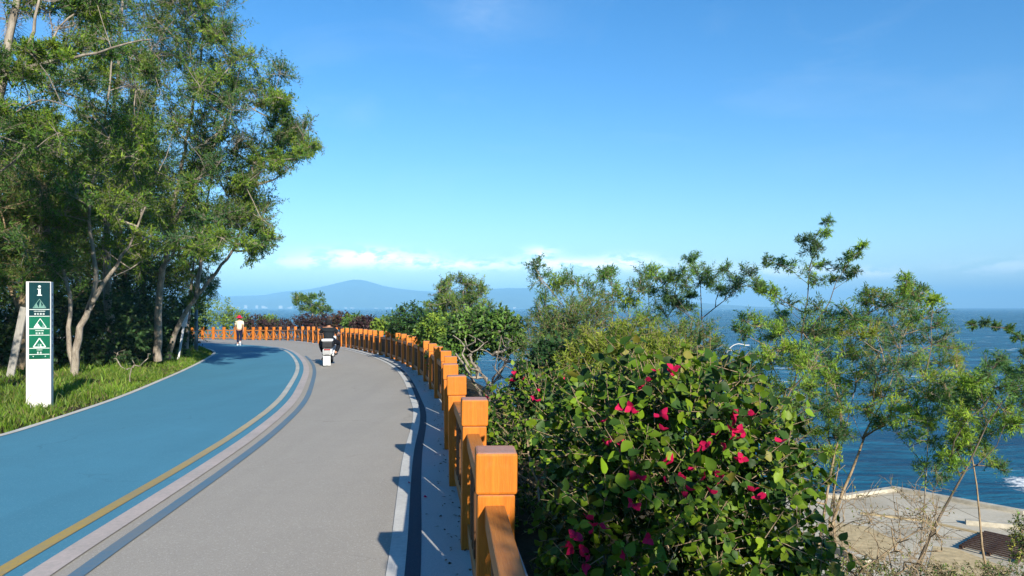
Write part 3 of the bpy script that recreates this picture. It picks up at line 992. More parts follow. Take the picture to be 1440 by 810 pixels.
def lobe(px, py, d, rx, ry, rd=None):
    c = at(px, py, d); a = rx / F * d; b = ry / F * d
    return (c, (a, rd if rd else a * .9, b))


def gz(px, d, dz=0.0):
    x = (px - CX) / F * d
    s = float(sdist(np.array([x]), np.array([float(d)]))[0])
    z = terr1(x, d) if s > 0 else verge_z(x, d)
    return np.array([x, d, z + dz])


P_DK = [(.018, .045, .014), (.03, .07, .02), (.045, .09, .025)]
P_GR = [(.05, .12, .02), (.085, .175, .028), (.12, .215, .035)]
P_YG = [(.14, .22, .025), (.19, .27, .03), (.10, .18, .03)]
P_PU = [(.045, .022, .025), (.065, .03, .03), (.035, .03, .022)]
P_RD = [(.085, .035, .03), (.10, .05, .035), (.05, .045, .025)]

US = 'undergrowth shrubs in the left wood'
und = [(15, 20, 45, 50, 'dark leafy undergrowth shrub behind the leaning plank'), (75, 20.5, 40, 60, 'dark leafy undergrowth shrub directly behind the info sign'), (150, 21.5, 45, 60, 'dark leafy undergrowth shrub right of the forked trunk'),
       (195, 24, 36, 55, 'dark leafy undergrowth shrub left of the straight grey trunk'), (236, 27, 22, 46, 'dark leafy undergrowth shrub under the leaning tree'), (-40, 19, 60, 60, 'dark leafy undergrowth shrub at the left frame edge'),
       (110, 27, 70, 80, 'tall dark undergrowth shrub deep behind the sign'), (200, 30, 60, 80, 'tall dark undergrowth shrub deep behind the grey trunk'), (20, 27, 70, 90, 'tall dark undergrowth shrub deep behind the plank'), (254, 33.5, 13, 40, 'dark undergrowth shrub at the foot of the steel pole'), (255, 38, 28, 60, 'tall dark undergrowth shrub beyond the steel pole')]
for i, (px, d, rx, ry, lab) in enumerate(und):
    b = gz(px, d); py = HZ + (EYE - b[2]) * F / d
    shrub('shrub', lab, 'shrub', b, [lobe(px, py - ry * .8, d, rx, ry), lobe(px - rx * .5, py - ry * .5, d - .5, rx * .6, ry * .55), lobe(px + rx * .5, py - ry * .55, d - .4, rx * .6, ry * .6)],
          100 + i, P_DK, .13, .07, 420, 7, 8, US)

FG = 'shrubs growing outside the far fence'
far = [(300, 62.5, 26, 20, 'bright yellow green shrub at the left end of the far fence', P_YG, 440), (332, 63, 18, 12, 'low yellow green shrub behind the walking person', P_YG, 447), (272, 64, 18, 26, 'green shrub beyond the steel pole and far fence', P_GR, 434),
       (362, 60.5, 19, 12, 'dark purple shrub just right of the walking person', P_PU, 453), (345, 61.5, 10, 7, 'small green shrub right behind the pink hat', P_GR, 452), (393, 59.5, 19, 9, 'low dark purple shrub left of the spiky plant', P_PU, 455), (378, 61, 14, 10, 'yellow green shrub between two dark purple shrubs', P_YG, 450),
       (432, 54.5, 18, 11, 'dark purple shrub left of the scooter rider', P_PU, 451), (455, 50, 20, 12, 'dark plum shrub behind the rider', P_PU, 450), (482, 45, 18, 13, 'reddish plum shrub right of the rider', P_RD, 449),
       (513, 39.5, 18, 11, 'dark purple shrub where the fence turns', P_PU, 453), (500, 43, 16, 14, 'green shrub between the plum shrubs', P_GR, 452), (543, 36, 18, 12, 'bright green shrub left of the dense dark shrub', P_YG, 454)]
for i, (px, d, rx, ry, lab, pal, py) in enumerate(far):
    if px > 340: py += 2; ry *= .78
    b = gz(px, d); k = d / 50
    bottom = HZ + (EYE - b[2]) * F / d
    lobes = [lobe(px, py, d, rx, ry), lobe(px - rx * .6, py + 4, d - .3, rx * .5, ry * .75), lobe(px + rx * .55, py + 3, d - .3, rx * .55, ry * .8), lobe(px, (py + bottom) / 2, d, rx * .8, (bottom - py) * .6)]
    shrub('shrub', lab, 'shrub', b, lobes, 200 + i, pal, .16, .09, 380, 6, 8, FG, shell=.55)
MG = 'shrubs growing outside the near fence'
shrub('shrub', 'dense dark green shrub standing over the middle of the curved fence', 'shrub', gz(585, 27), [lobe(582, 454, 26.5, 32, 22), lobe(604, 462, 26, 24, 20), lobe(566, 462, 26.5, 18, 14), lobe(590, 480, 26.5, 30, 26)], 301, [(.03, .085, .02), (.045, .11, .022), (.02, .055, .015)], .11, .055, 1100, 7, 10, MG)
shrub('shrub', 'yellow green leafy shrub leaning on the fence left of the white stems', 'shrub', gz(632, 17.5), [lobe(618, 462, 19, 26, 18), lobe(640, 470, 17.5, 26, 22), lobe(600, 470, 20, 18, 14), lobe(640, 500, 17, 30, 30)], 302, P_YG + [(.06, .13, .02)], .085, .045, 1300, 7, 10, MG)
shrub('shrub', 'rounded green shrub above a thicket of bare white stems', 'shrub', gz(690, 12), [lobe(672, 462, 12.5, 40, 24), lobe(704, 468, 12, 32, 28), lobe(655, 480, 12.5, 24, 22), lobe(725, 480, 12, 14, 16)], 303, P_GR + [(.03, .07, .018)], .07, .038, 1500, 7, 22, MG, bark='bark_pale', twigr=.0025)
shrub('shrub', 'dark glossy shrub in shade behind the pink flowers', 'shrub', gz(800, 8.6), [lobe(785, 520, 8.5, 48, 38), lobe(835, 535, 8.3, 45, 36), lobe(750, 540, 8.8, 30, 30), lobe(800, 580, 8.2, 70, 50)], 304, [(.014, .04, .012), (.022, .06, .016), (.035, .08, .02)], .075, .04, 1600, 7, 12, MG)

# bare white stems below the rounded shrub
P = Plant(gz(684, 11), 61); rng = P.rng
cl = [(at(rng.uniform(635, 735), rng.uniform(470, 535), 11 + rng.normal(0, .4)), .2) for _ in range(46)]
P.skeleton([[[*gz(690, 11), .035], [*at(690, 560, 11), .03], [*at(684, 530, 11), .02]], [[*gz(690, 11), .03], [*at(716, 545, 11), .026], [*at(726, 508, 11), .012]], [[*gz(690, 11), .03], [*at(664, 525, 11.2), .024], [*at(640, 498, 11.4), .012]]], cl, rt=.006, start=.4, kink=.25, step=.2, sides=5)
P.finish('bare_shrub', 'leafless shrub of white branching stems right of the fence', 'shrub', None, M['bark_pale'], M['leaf_fine'], 'stem', 'foliage')

# small airy trees beyond the fence
GT = 'small feathery trees on the seaward slope'
feather_tree('slope_tree', 'small bushy tree with an airy round top behind the fence curve', GT, [px_trunk([(648, 520), (648, 470), (650, 435), (652, 410)], 22, .06, .02)],
    ell(rg, 648, 412, 36, 16, 26, 22, .7, 14) + ell(rg, 620, 435, 18, 14, 8, 22, .6, 12) + ell(rg, 660, 435, 40, 18, 16, 22, .6, 14), 51, [[G_LIME, G_MID], [G_MID, G_BLUE], [G_MID, G_OLIVE]], .07, .018, ntw=30)
feather_tree('slope_tree', 'tiny sparse tree standing beyond the far fence above the plum shrubs', GT, [px_trunk([(440, 470), (440, 440), (437, 420)], 58, .06, .03)],
    ell(rg, 436, 425, 22, 12, 26, 58, 1, 6) + ell(rg, 452, 436, 18, 6, 12, 58, 1, 5), 52, [[G_MID, G_BLUE], [G_LIME, G_MID]], .12, .04, ntw=18, m=9)


def clumps_px(lst, d, seed, dd=.5, s=1.0):
    s *= 1.3
    r = np.random.default_rng(seed)
    return [(at(x + r.normal(0, 1.5), y + r.normal(0, 1.5), d + r.normal(0, dd)), rp * s / F * d) for x, y, rp in lst]


PR = [[(.22, .35, .035), (.17, .29, .04)], [(.085, .18, .06), (.10, .20, .06)], [(.10, .20, .045), G_MID], [(.29, .40, .04), (.2, .32, .035)], [(.065, .14, .05), (.085, .17, .055)]]
PT = [[(.09, .17, .06), G_MID], [(.07, .14, .06), (.09, .16, .05)]]
FLL, FLW = .056, .0095
d = 11.5
feather_tree('slope_tree', 'many stemmed feathery tree left of centre with tips above the horizon', GT,
    [px_trunk([(845, 640), (840, 560), (830, 500), (805, 450), (775, 405), (752, 372)], d, 0.0186, 0.0036), px_trunk([(840, 560), (860, 480), (862, 420), (858, 380)], d, 0.0136, 0.0036), px_trunk([(845, 560), (900, 480), (915, 420), (908, 385)], d, 0.0136, 0.0036), px_trunk([(838, 540), (800, 490), (770, 450)], d, 0.0124, 0.0036)],
    clumps_px([(752, 374, 13), (762, 392, 15), (778, 408, 15), (795, 398, 16), (815, 402, 18), (836, 415, 17), (768, 428, 14), (854, 380, 11), (858, 396, 14), (866, 415, 16), (880, 425, 14), (905, 390, 13), (922, 394, 13), (898, 412, 18), (918, 414, 20), (936, 402, 14), (945, 420, 16),
               (885, 448, 22), (848, 445, 22), (812, 440, 22), (915, 450, 22), (940, 446, 20), (790, 460, 20), (830, 475, 24), (870, 480, 26), (910, 482, 24), (800, 490, 20), (950, 470, 18), (770, 470, 20), (755, 450, 16), (985, 470, 18), (1000, 490, 16), (965, 500, 20), (935, 505, 20), (985, 510, 16), (820, 505, 20), (860, 510, 20), (900, 510, 20)], d, 1, .6, 1.15), 53, PR, .055, .012, ntw=54, m=12, bark='bark_tan', rt=.0025, wood_sub=.004, rtw=.002)
d = 10.5
feather_tree('slope_tree', 'slim dark limbed tree forking against the horizon right of the many stemmed one', GT,
    [px_trunk([(985, 640), (990, 560), (992, 490), (988, 446), (985, 400), (975, 370)], d, 0.0186, 0.0036), px_trunk([(988, 446), (1015, 425), (1045, 402), (1064, 386)], d, 0.0087, 0.0030), px_trunk([(990, 470), (965, 440), (950, 415)], d, 0.0074, 0.0024)],
    clumps_px([(974, 365, 9), (980, 380, 13), (960, 388, 13), (995, 384, 13), (985, 398, 14), (965, 400, 12), (1002, 398, 11), (948, 392, 9), (975, 418, 10), (1026, 383, 12), (1040, 392, 14), (1054, 388, 13), (1030, 404, 13), (1062, 400, 9), (1012, 412, 8), (945, 420, 10), (955, 430, 12), (1075, 408, 8), (968, 436, 10)], d, 2, .35, 1.1), 54, PT + PR[:2], FLL, FLW, ntw=44, m=12, bark='bark_dark', rt=.0025, wood_sub=.004, rtw=.002)
d = 9.0
feather_tree('slope_tree', 'tallest spindly tree whose bare forked tips rise high above the sea', GT,
    [px_trunk([(1095, 760), (1105, 640), (1118, 540), (1130, 470), (1133, 410), (1140, 365), (1160, 320)], d, 0.0174, 0.0030), px_trunk([(1128, 480), (1165, 430), (1172, 405), (1190, 375), (1218, 346)], d, 0.0087, 0.0024), px_trunk([(1172, 405), (1195, 392), (1210, 382)], d, 0.0050, 0.0018), px_trunk([(1134, 400), (1112, 378), (1080, 366)], d, 0.0050, 0.0018)],
    clumps_px([(1160, 318, 7), (1164, 330, 7), (1144, 338, 10), (1136, 350, 11), (1150, 352, 9), (1128, 340, 8), (1138, 380, 13), (1146, 392, 11), (1112, 372, 9), (1095, 372, 8), (1080, 368, 7), (1156, 375, 8), (1216, 348, 7), (1204, 358, 8), (1192, 366, 9), (1184, 376, 7), (1205, 380, 7), (1192, 388, 7), (1176, 396, 6), (1110, 430, 16), (1134, 440, 17), (1090, 420, 11), (1150, 432, 13), (1080, 412, 8), (1068, 404, 7), (1128, 465, 18), (1146, 470, 16)], d, 3, .3, 1.1), 55, PT + [PR[0]], FLL, FLW, ntw=27, m=11, bark='bark_dark', rt=.0022, wood_sub=.003, rtw=.0018)
feather_tree('slope_tree', 'airy tree over the water just right of the flowering bush', GT,
    [px_trunk([(1150, 780), (1165, 680), (1176, 620), (1185, 570), (1160, 510), (1130, 470)], 8.6, 0.0186, 0.0048), px_trunk([(1120, 700), (1118, 600), (1090, 520), (1055, 460)], 8.6, 0.0099, 0.0030)],
    clumps_px([(1052, 454, 12), (1066, 462, 12), (1042, 468, 8), (1085, 478, 14), (1098, 492, 14), (1142, 478, 16), (1112, 496, 15), (1086, 512, 15), (1110, 522, 18), (1140, 520, 18), (1150, 500, 16), (1070, 500, 10), (1105, 548, 18), (1140, 548, 16), (1080, 545, 14), (1165, 540, 14), (1120, 572, 14), (1150, 580, 14), (1095, 580, 12), (1155, 610, 14), (1130, 600, 14), (1165, 640, 14), (1110, 610, 14), (1185, 585, 14), (1180, 560, 16), (1145, 640, 14), (1175, 620, 12), (1120, 640, 12), (1100, 470, 16), (1125, 500, 18), (1060, 520, 12), (1160, 670, 12)], 8.6, 4, .45, 1.3), 56, PR, FLL, FLW, ntw=42, m=12, bark='bark_tan', rt=.0025, wood_sub=.003, rtw=.0018)
d = 9.4
feather_tree('slope_tree', 'broad green tree over the water on a forked leaning pale trunk', GT,
    [px_trunk([(1140, 850), (1158, 770), (1182, 700), (1206, 640), (1214, 616), (1232, 580), (1250, 545), (1265, 500), (1280, 450)], d, 0.0279, 0.0048), px_trunk([(1214, 616), (1245, 585), (1280, 565), (1310, 540), (1335, 515)], d, 0.0112, 0.0036), px_trunk([(1165, 750), (1176, 680), (1188, 610), (1200, 560), (1205, 520)], d, 0.0112, 0.0036, .5), px_trunk([(1212, 620), (1202, 590), (1192, 565)], d, 0.0062, 0.0024)],
    clumps_px([(1276, 398, 9), (1282, 410, 12), (1298, 414, 11), (1310, 424, 9), (1268, 412, 10), (1260, 430, 13), (1240, 432, 14), (1222, 440, 16), (1202, 448, 17), (1186, 460, 15), (1280, 436, 17), (1300, 450, 17), (1318, 462, 16), (1258, 458, 18), (1234, 466, 18), (1212, 478, 18), (1284, 470, 20), (1312, 484, 20), (1336, 492, 16), (1344, 512, 14), (1262, 488, 20), (1236, 496, 20), (1204, 506, 18), (1288, 506, 20), (1322, 514, 18), (1262, 522, 18), (1232, 528, 18), (1300, 534, 18), (1330, 540, 14), (1272, 548, 16), (1242, 556, 14), (1206, 540, 14), (1310, 562, 14), (1225, 420, 9), (1180, 530, 12), (1250, 575, 14), (1285, 580, 14), (1215, 575, 12), (1330, 565, 14), (1190, 500, 16), (1350, 535, 14), (1245, 600, 12), (1300, 600, 10)], d, 5, .6, 1.35), 57, PR + [[G_LIME, G_YEL]], FLL, FLW, ntw=56, m=12, bark='bark_tan', rt=.0027, wood_sub=.004, rtw=.002)
d = 8.0
feather_tree('slope_tree', 'dark stemmed tree leaning right at the lower right corner', GT,
    [px_trunk([(1265, 860), (1290, 790), (1325, 720), (1352, 670), (1378, 620), (1405, 570), (1440, 540)], d, 0.0236, 0.0048), px_trunk([(1300, 770), (1316, 740), (1322, 700)], d, 0.0074, 0.0024), px_trunk([(1352, 670), (1380, 645), (1402, 630), (1415, 600)], d, 0.0099, 0.0030)],
    clumps_px([(1392, 520, 14), (1415, 524, 15), (1440, 520, 15), (1375, 535, 13), (1400, 545, 17), (1428, 548, 17), (1455, 545, 17), (1365, 560, 13), (1385, 570, 17), (1412, 574, 18), (1440, 575, 16), (1360, 588, 14), (1384, 600, 17), (1408, 602, 16), (1350, 612, 13), (1372, 622, 14), (1345, 635, 11), (1430, 600, 12), (1338, 655, 9), (1470, 590, 18), (1356, 545, 9)], d, 6, .5, 1.4), 58, PR[:4], FLL, FLW, ntw=52, m=12, bark='bark_dark', rt=.0025, wood_sub=.004, rtw=.002)
feather_tree('slope_tree', 'thin upright sapling in front of the pale terrace', GT,
    [px_trunk([(1292, 850), (1296, 770), (1298, 700), (1302, 640), (1304, 580), (1302, 550)], 8.8, 0.0136, 0.0036), px_trunk([(1300, 660), (1325, 632), (1345, 612)], 8.8, 0.0056, 0.0018), px_trunk([(1298, 650), (1275, 628), (1262, 610)], 8.8, 0.0056, 0.0018)],
    clumps_px([(1300, 660, 9), (1316, 664, 9), (1304, 590, 10), (1345, 610, 8), (1262, 612, 8), (1320, 672, 8), (1290, 620, 7), (1310, 556, 8), (1280, 590, 8), (1325, 640, 8), (1310, 620, 7)], 8.8, 7, .25, 1.9), 59, PR[:2], FLL, FLW, ntw=24, m=12, bark='bark_pale', rt=.002, wood_sub=.003, rtw=.0016)
feather_tree('slope_tree', 'tree beyond the right edge sending one arching spray across the sea', GT,
    [px_trunk([(1560, 780), (1530, 640), (1490, 540), (1450, 485), (1420, 462), (1395, 455), (1372, 459)], 7.5, 0.0248, 0.0024), px_trunk([(1490, 540), (1520, 480), (1560, 420)], 7.5, 0.0124, 0.0060)],
    clumps_px([(1372, 459, 5), (1388, 456, 6), (1402, 456, 6), (1418, 462, 6), (1432, 474, 7), (1440, 500, 9), (1520, 470, 16), (1560, 440, 18), (1540, 500, 18), (1500, 540, 16)], 7.5, 8, .1, 1.0), 60, PT, .04, .009, ntw=26, m=11, bark='bark_dark', rt=.002, wood_sub=.0025, rtw=.0016)
d = 10.2
feather_tree('slope_tree', 'light green feathery sapling between the tallest spindly tree and the broad tree', GT,
    [px_trunk([(1175, 760), (1170, 640), (1160, 540), (1165, 470), (1172, 440)], d, .018, .004), px_trunk([(1160, 540), (1120, 480), (1095, 445)], d, .01, .003)],
    clumps_px([(1172, 442, 14), (1160, 462, 16), (1185, 478, 16), (1150, 492, 16), (1172, 510, 18), (1130, 470, 14), (1104, 450, 12), (1095, 470, 14), (1120, 510, 16), (1150, 535, 16), (1180, 548, 16), (1140, 565, 14), (1170, 585, 14), (1195, 610, 12)], d, 9, .4, 1.2), 67, PR, FLL, FLW, ntw=50, m=12, bark='bark_tan', rt=.0025, wood_sub=.003, rtw=.0018)
feather_tree('slope_tree', 'light green feathery sapling between the broad tree and the leaning corner tree', GT,
    [px_trunk([(1385, 800), (1375, 700), (1360, 600), (1352, 540)], d, .018, .004)],
    clumps_px([(1352, 545, 14), (1340, 560, 15), (1365, 575, 15), (1345, 590, 14), (1370, 610, 14), (1352, 625, 12), (1385, 640, 12), (1330, 580, 12), (1400, 660, 11), (1375, 560, 14)], d, 10, .4, 1.2), 68, PR, FLL, FLW, ntw=46, m=12, bark='bark_tan', rt=.0025, wood_sub=.003, rtw=.0018)
# dry twiggy brush in front of the terrace
P = Plant(gz(1240, 7.6), 65); rng = P.rng
cl = [(at(rng.uniform(1165, 1330), rng.uniform(690, 805), 7.6 + rng.normal(0, .5)), .15) for _ in range(110)]
P.skeleton([[[*at(1200, 900, 7.6), .014], [*at(1215, 830, 7.6), .01], [*at(1225, 790, 7.6), .006]], [[*at(1200, 900, 7.6), .014], [*at(1260, 830, 7.4), .01], [*at(1250, 780, 7.4), .006]], [[*at(1200, 900, 7.6), .014], [*at(1300, 850, 7.8), .01], [*at(1290, 800, 7.8), .006]],
            [[*at(1200, 900, 7.6), .014], [*at(1220, 795, 7.6), .011], [*at(1300, 740, 7.6), .006]]], cl, rt=.0022, start=.3, kink=.3, step=.14, sides=4)
for c, R in cl[::2]:
    s, td, tl = P.twigs(c, R * 1.6, 4, 9, .3, .0022, subr=.003)
    P.broad(s[:4], td[:4], tl[:4], 3, .03, .012, [G_OLIVE, G_YEL, (.12, .10, .05)])
P.finish('dry_brush', 'dry tangle of thin bare twigs in front of the pale terrace', 'brush', None, M['bark_tan'], M['leaf_fine'], 'stem', 'foliage')
# low scrub along the bottom right
for i, (px, d, rx, ry, py, lab) in enumerate(((1330, 8.2, 50, 16, 818, 'dark low scrub at the foot of the dark stemmed leaning tree'), (1420, 9.5, 50, 14, 815, 'low scrub in the lower right corner below the slatted deck'), (1225, 7.2, 60, 26, 822, 'low scrub below the dry twigs'),
                                              (1452, 10, 26, 24, 748, 'pale leafed scrub at the right edge above the slatted deck'))):
    shrub('scrub_bush', lab, 'scrub', gz(px, d), [lobe(px, py, d, rx, ry), lobe(px - rx * .5, py + 22, d, rx * .7, ry), lobe(px + rx * .4, py + 30, d, rx * .8, ry)], 400 + i, [G_OLIVE, G_DARK, (.10, .10, .04)] if i < 3 else [G_OLIVE, G_YEL, G_MID], .035, .016, 520, 7, 26, 'low scrub on the slope', bark='bark_tan', shell=.3)

for i, (x, y, z, rx, rz, lab) in enumerate(((2.34, -2.6, 2.80, .36, .72, 'unseen tall leafy shrub added just behind the viewer to cast shade'), (3.95, -2.3, 2.7, .75, .8, 'unseen tall leafy shrub added behind and right of the viewer to cast shade'))):  # unseen shrubs added and sized to shade the bougainvillea's lower leaves
    shrub('shade_shrub', lab, 'shrub', (x, y, terr1(x, y)), [((x, y, z), (rx, .7, rz)), ((x + .1, y, z - 1.2), (rx * 1.1, .8, .9))], 450 + i, P_GR, .09, .06, 900, 7, 10, 'added shade shrubs behind the viewer', shell=.2)
# the tall yellowish ferny growth right behind the bougainvillea
shrub('fern_bush', 'yellow green ferny bush between the flowers and the sea', 'bush', gz(890, 8), [lobe(880, 505, 8, 60, 45), lobe(830, 520, 8, 45, 36), lobe(935, 520, 7.8, 50, 34), lobe(900, 560, 7.6, 80, 60)], 311, [(.20, .27, .03), (.27, .31, .045), (.13, .20, .03)], .06, .012, 2400, 16, 16, MG, bark='bark_tan', fine=True, spr=.6, shell=.3)

shrub('fern_bush', 'pale green ferny bush left of the slim forked tree, above the dark glossy shrub', 'bush', gz(800, 9.5), [lobe(780, 470, 10, 40, 34), lobe(820, 455, 10, 44, 40), lobe(760, 500, 9.6, 34, 26)], 312, [(.12, .19, .05), (.16, .23, .04), (.08, .15, .05)], .055, .010, 900, 14, 16, MG, bark='bark_tan', fine=True, spr=.7, shell=.15)
shrub('fern_bush', 'ferny bush at the foot of the slim forked tree', 'bush', gz(985, 9.5), [lobe(965, 490, 9.6, 46, 40), lobe(1010, 525, 9.4, 40, 30), lobe(1050, 560, 9, 40, 34), lobe(1100, 600, 8.6, 40, 40)], 313, [(.12, .19, .05), (.16, .23, .04), (.08, .15, .05)], .055, .010, 800, 14, 20, MG, bark='bark_tan', fine=True, spr=.7, shell=.15)

# ---------------- bougainvillea
def blade(P, D, N, L, W, col):
    """ovate leaf, 3 rows either side of the midrib, gently cupped"""
    D = unit(D); S = unit(np.cross(D, N)); N = np.cross(S, D); L = L[:, None]; W = W[:, None]
    rows = []
    for t, w in ((0, .0), (.12, .62), (.34, 1.0), (.62, .80), (.85, .36), (1.0, 0)):
        drop = -.22 * t * t
        m = P + D * L * t + N * L * drop - N * W * .10 * (w > 0)
        rows.append((m, m + S * W * w * .5 + N * W * .13 * w, m - S * W * w * .5 + N * W * .13 * w))
    V = np.stack([rows[0][0], rows[1][1], rows[1][0], rows[1][2], rows[2][1], rows[2][0], rows[2][2], rows[3][1], rows[3][0], rows[3][2], rows[4][1], rows[4][0], rows[4][2], rows[5][0]], 1)
    f = [[0, 2, 1, 1], [0, 3, 2, 2], [1, 2, 5, 4], [2, 3, 6, 5], [4, 5, 8, 7], [5, 6, 9, 8], [7, 8, 11, 10], [8, 9, 12, 11], [10, 11, 13, 13], [11, 12, 13, 13]]
    tri = []
    for q in f:
        if q[2] == q[3]: tri.append(q[:3])
        else: tri += [[q[0], q[1], q[2]], [q[0], q[2], q[3]]]
    k = len(P); o = np.arange(k)[:, None, None] * 14
    return V.reshape(-1, 3), (o + np.array(tri)[None]).reshape(-1, 3), np.repeat(col, 14, 0)


def flower_mesh(seed, s):
    r = np.random.default_rng(seed)
    k = 3; an = r.uniform(0, 6.28) + np.arange(k) * 2.09 + r.normal(0, .2, k)
    D = np.stack([np.cos(an) * .75, np.sin(an) * .75, np.full(k, .65)], 1); N = np.stack([-np.cos(an) * .65, -np.sin(an) * .65, np.full(k, .75)], 1)
    c = np.array([[.60, .012, .085]]) * r.uniform(.75, 1.15, (k, 1))
    V, T, C = blade(np.zeros((k, 3)), D, N, np.full(k, s), np.full(k, s * .85), c)
    return np_mesh('flower', V, T, M['leaf_bract'], C, smooth=True)


FM = [flower_mesh(i, .029) for i in range(6)]


def bougainvillea(label, base, lobes, seed, n, ll, lw, flowers, fd, pal, fs=1.0, wood='bark_tan', trim=None):
    P = Plant(base, seed); rng = P.rng
    cl = []
    for c, r, k in lobes:
        for _ in range(14):
            u = unit(rng.normal(size=3)); cl.append((np.asarray(c) + u * np.asarray(r) * rng.uniform(.55, .95), .1))
    P.skeleton([[[*(np.array(base) - [0, 0, .2]), .03], [*(np.array(base) + [0, 0, .3]), .024]]], cl, rt=.0022, start=0, kink=.22, step=.12, sides=5)
    LVs, LTs, LCs, nv = [], [], [], 0
    for c, r, k in lobes:
        k = int(n * k)
        ng = max(4, k // 5); ug = unit(rng.normal(size=(ng, 3))); rg_ = .38 + .64 * rng.random(ng) ** .5
        gi = rng.integers(0, ng, k); u = unit(ug[gi] + rng.normal(0, .13, (k, 3))); rad = rg_[gi] + rng.normal(0, .05, k)
        lump = 1 + .2 * np.sin(u[:, 0] * 6 + seed) * np.cos(u[:, 2] * 5 + 1) + .12 * np.sin(u[:, 1] * 9)
        s = np.asarray(c) + u * np.asarray(r) * (rad * lump)[:, None]
        td = unit(u * .7 + rng.normal(0, .5, (k, 3)) + [0, 0, .35]); tl = rng.uniform(.08, .2, k)
        if trim is not None:
            keep = trim(s); s, td, tl = s[keep], td[keep], tl[keep]; k = len(s)
        P.wood(*frusta(s - td * tl[:, None] * .3, s + td * tl[:, None], np.full(k, .0022), np.full(k, .001), 4))
        m = 6
        t = (np.arange(m)[None] + rng.uniform(0, .8, (k, m))) / m
        B = (s[:, None] + td[:, None] * (tl[:, None] * t)[..., None]).reshape(-1, 3)
        side = np.repeat(perp(td, rng), m, 0); td2 = np.repeat(td, m, 0)
        alt = np.tile(np.arange(m) * 2.4, k)[:, None]
        side = side * np.cos(alt) + np.cross(td2, side) * np.sin(alt)
        D = unit(side * .85 + td2 * .35 + rng.normal(0, .2, side.shape) - [0, 0, .2])
        Nn = unit(rng.normal(0, .6, side.shape) + [.2, -.45, .85])
        col = np.repeat(tints(k, pal, rng, .15), m, 0) * rng.uniform(.75, 1.25, (k * m, 1))
        yl = rng.random(k * m) < .03; col[yl] = [.20, .19, .03]
        sz = .45 + .95 * rng.random(k * m) ** 1.3
        V, T, C = blade(B, D, Nn, ll * sz, lw * sz, col)
        LVs.append(V); LTs.append(T + nv); LCs.append(C); nv += len(V)
    root = P.finish('bougainvillea', label, 'shrub', 'bougainvillea bushes outside the fence', M[wood], M['leaf_gloss'], 'stem', 'foliage')
    obj('foliage', np_mesh('foliage', np.concatenate(LVs) - P.base, np.concatenate(LTs), M['leaf_gloss'], np.concatenate(LCs), smooth=True), root)
    for i, (px, py) in enumerate(flowers):
        # nearest lobe surface along the sight line
        o = np.array([0, 0, EYE]); dv = unit(at(px, py, 1.0) - o); best = None
        for c, r, k in lobes:
            r = np.asarray(r) * 1.12; a = (dv / r) @ (dv / r); b = 2 * ((o - c) / r) @ (dv / r); cc = ((o - c) / r) @ ((o - c) / r) - 1
            q = b * b - 4 * a * cc
            if q > 0:
                tt = (-b - math.sqrt(q)) / (2 * a)
                if best is None or tt < best: best = tt
        if best is None: best = fd
        p = o + dv * best
        for j in range(1 + i % 2):
            f = bpy.data.objects.new('flower', FM[(i * 2 + j) % 6]); link(f, root)
            f.location = Vector(p - P.base) + Vector((random.uniform(-1, 1), random.uniform(-1, .3), random.uniform(-1, 1))) * (.026 * j + .004)
            f.rotation_euler = (random.uniform(-.2, 1.7), random.uniform(-.9, .9), random.uniform(-3, 3))
            f.scale = (random.uniform(.8, 1.25) * fs,) * 3
    return root


P_BG = [(.085, .155, .009), (.12, .205, .010), (.035, .085, .009), (.15, .225, .012), (.022, .055, .008), (.03, .07, .009)]
fl1 = [(872, 574), (887, 573), (849, 594), (930, 582), (932, 604), (861, 617), (922, 524), (946, 522), (910, 538), (1029, 605), (1054, 586), (998, 627), (1022, 628), (901, 673), (946, 650), (958, 673), (974, 662), (993, 670), (1000, 695), (895, 712), (827, 729), (834, 741), (807, 751), (805, 772), (817, 781), (828, 787), (910, 757), (1045, 616), (1058, 691), (1068, 700), (1098, 624), (955, 668), (938, 648), (984, 634), (1008, 612), (1036, 590), (846, 744), (820, 770), (935, 676), (968, 690), (905, 545), (876, 632), (1015, 672), (1040, 650), (880, 780)]
fl2 = [(723, 524), (719, 536), (738, 532), (792, 536), (757, 550), (751, 559), (684, 560), (726, 530)]
def not_over_fence(s): return s[:, 0] > .17 + .0 * s[:, 1]
bougainvillea('large bougainvillea bush with broad leaves and crimson flowers filling the right foreground', gz(985, 3.5),
              [(at(955, 622, 3.5), (.44, .5, .38), .34), (at(1030, 655, 3.6), (.33, .42, .36), .22), (at(880, 640, 3.5), (.36, .42, .34), .24), (at(940, 740, 3.3), (.62, .5, .42), .42), (at(1055, 765, 3.4), (.30, .4, .36), .16), (at(900, 850, 3.1), (.62, .5, .36), .3)], 501, 1450, .050, .036, fl1, 3.2, P_BG, 1.0, trim=not_over_fence)
bougainvillea('smaller sunlit bougainvillea with a few pink flowers close behind the second post', gz(775, 5.9),
              [(at(770, 585, 5.9), (.46, .5, .40), .4), (at(720, 600, 6.2), (.28, .4, .36), .2), (at(830, 600, 5.9), (.32, .4, .36), .25), (at(760, 660, 5.5), (.42, .45, .4), .3)], 502, 900, .045, .031, fl2, 5.6, P_BG, 1.0, trim=lambda s: s[:, 0] > -.22 + (s[:, 1] - 5) * -.1)

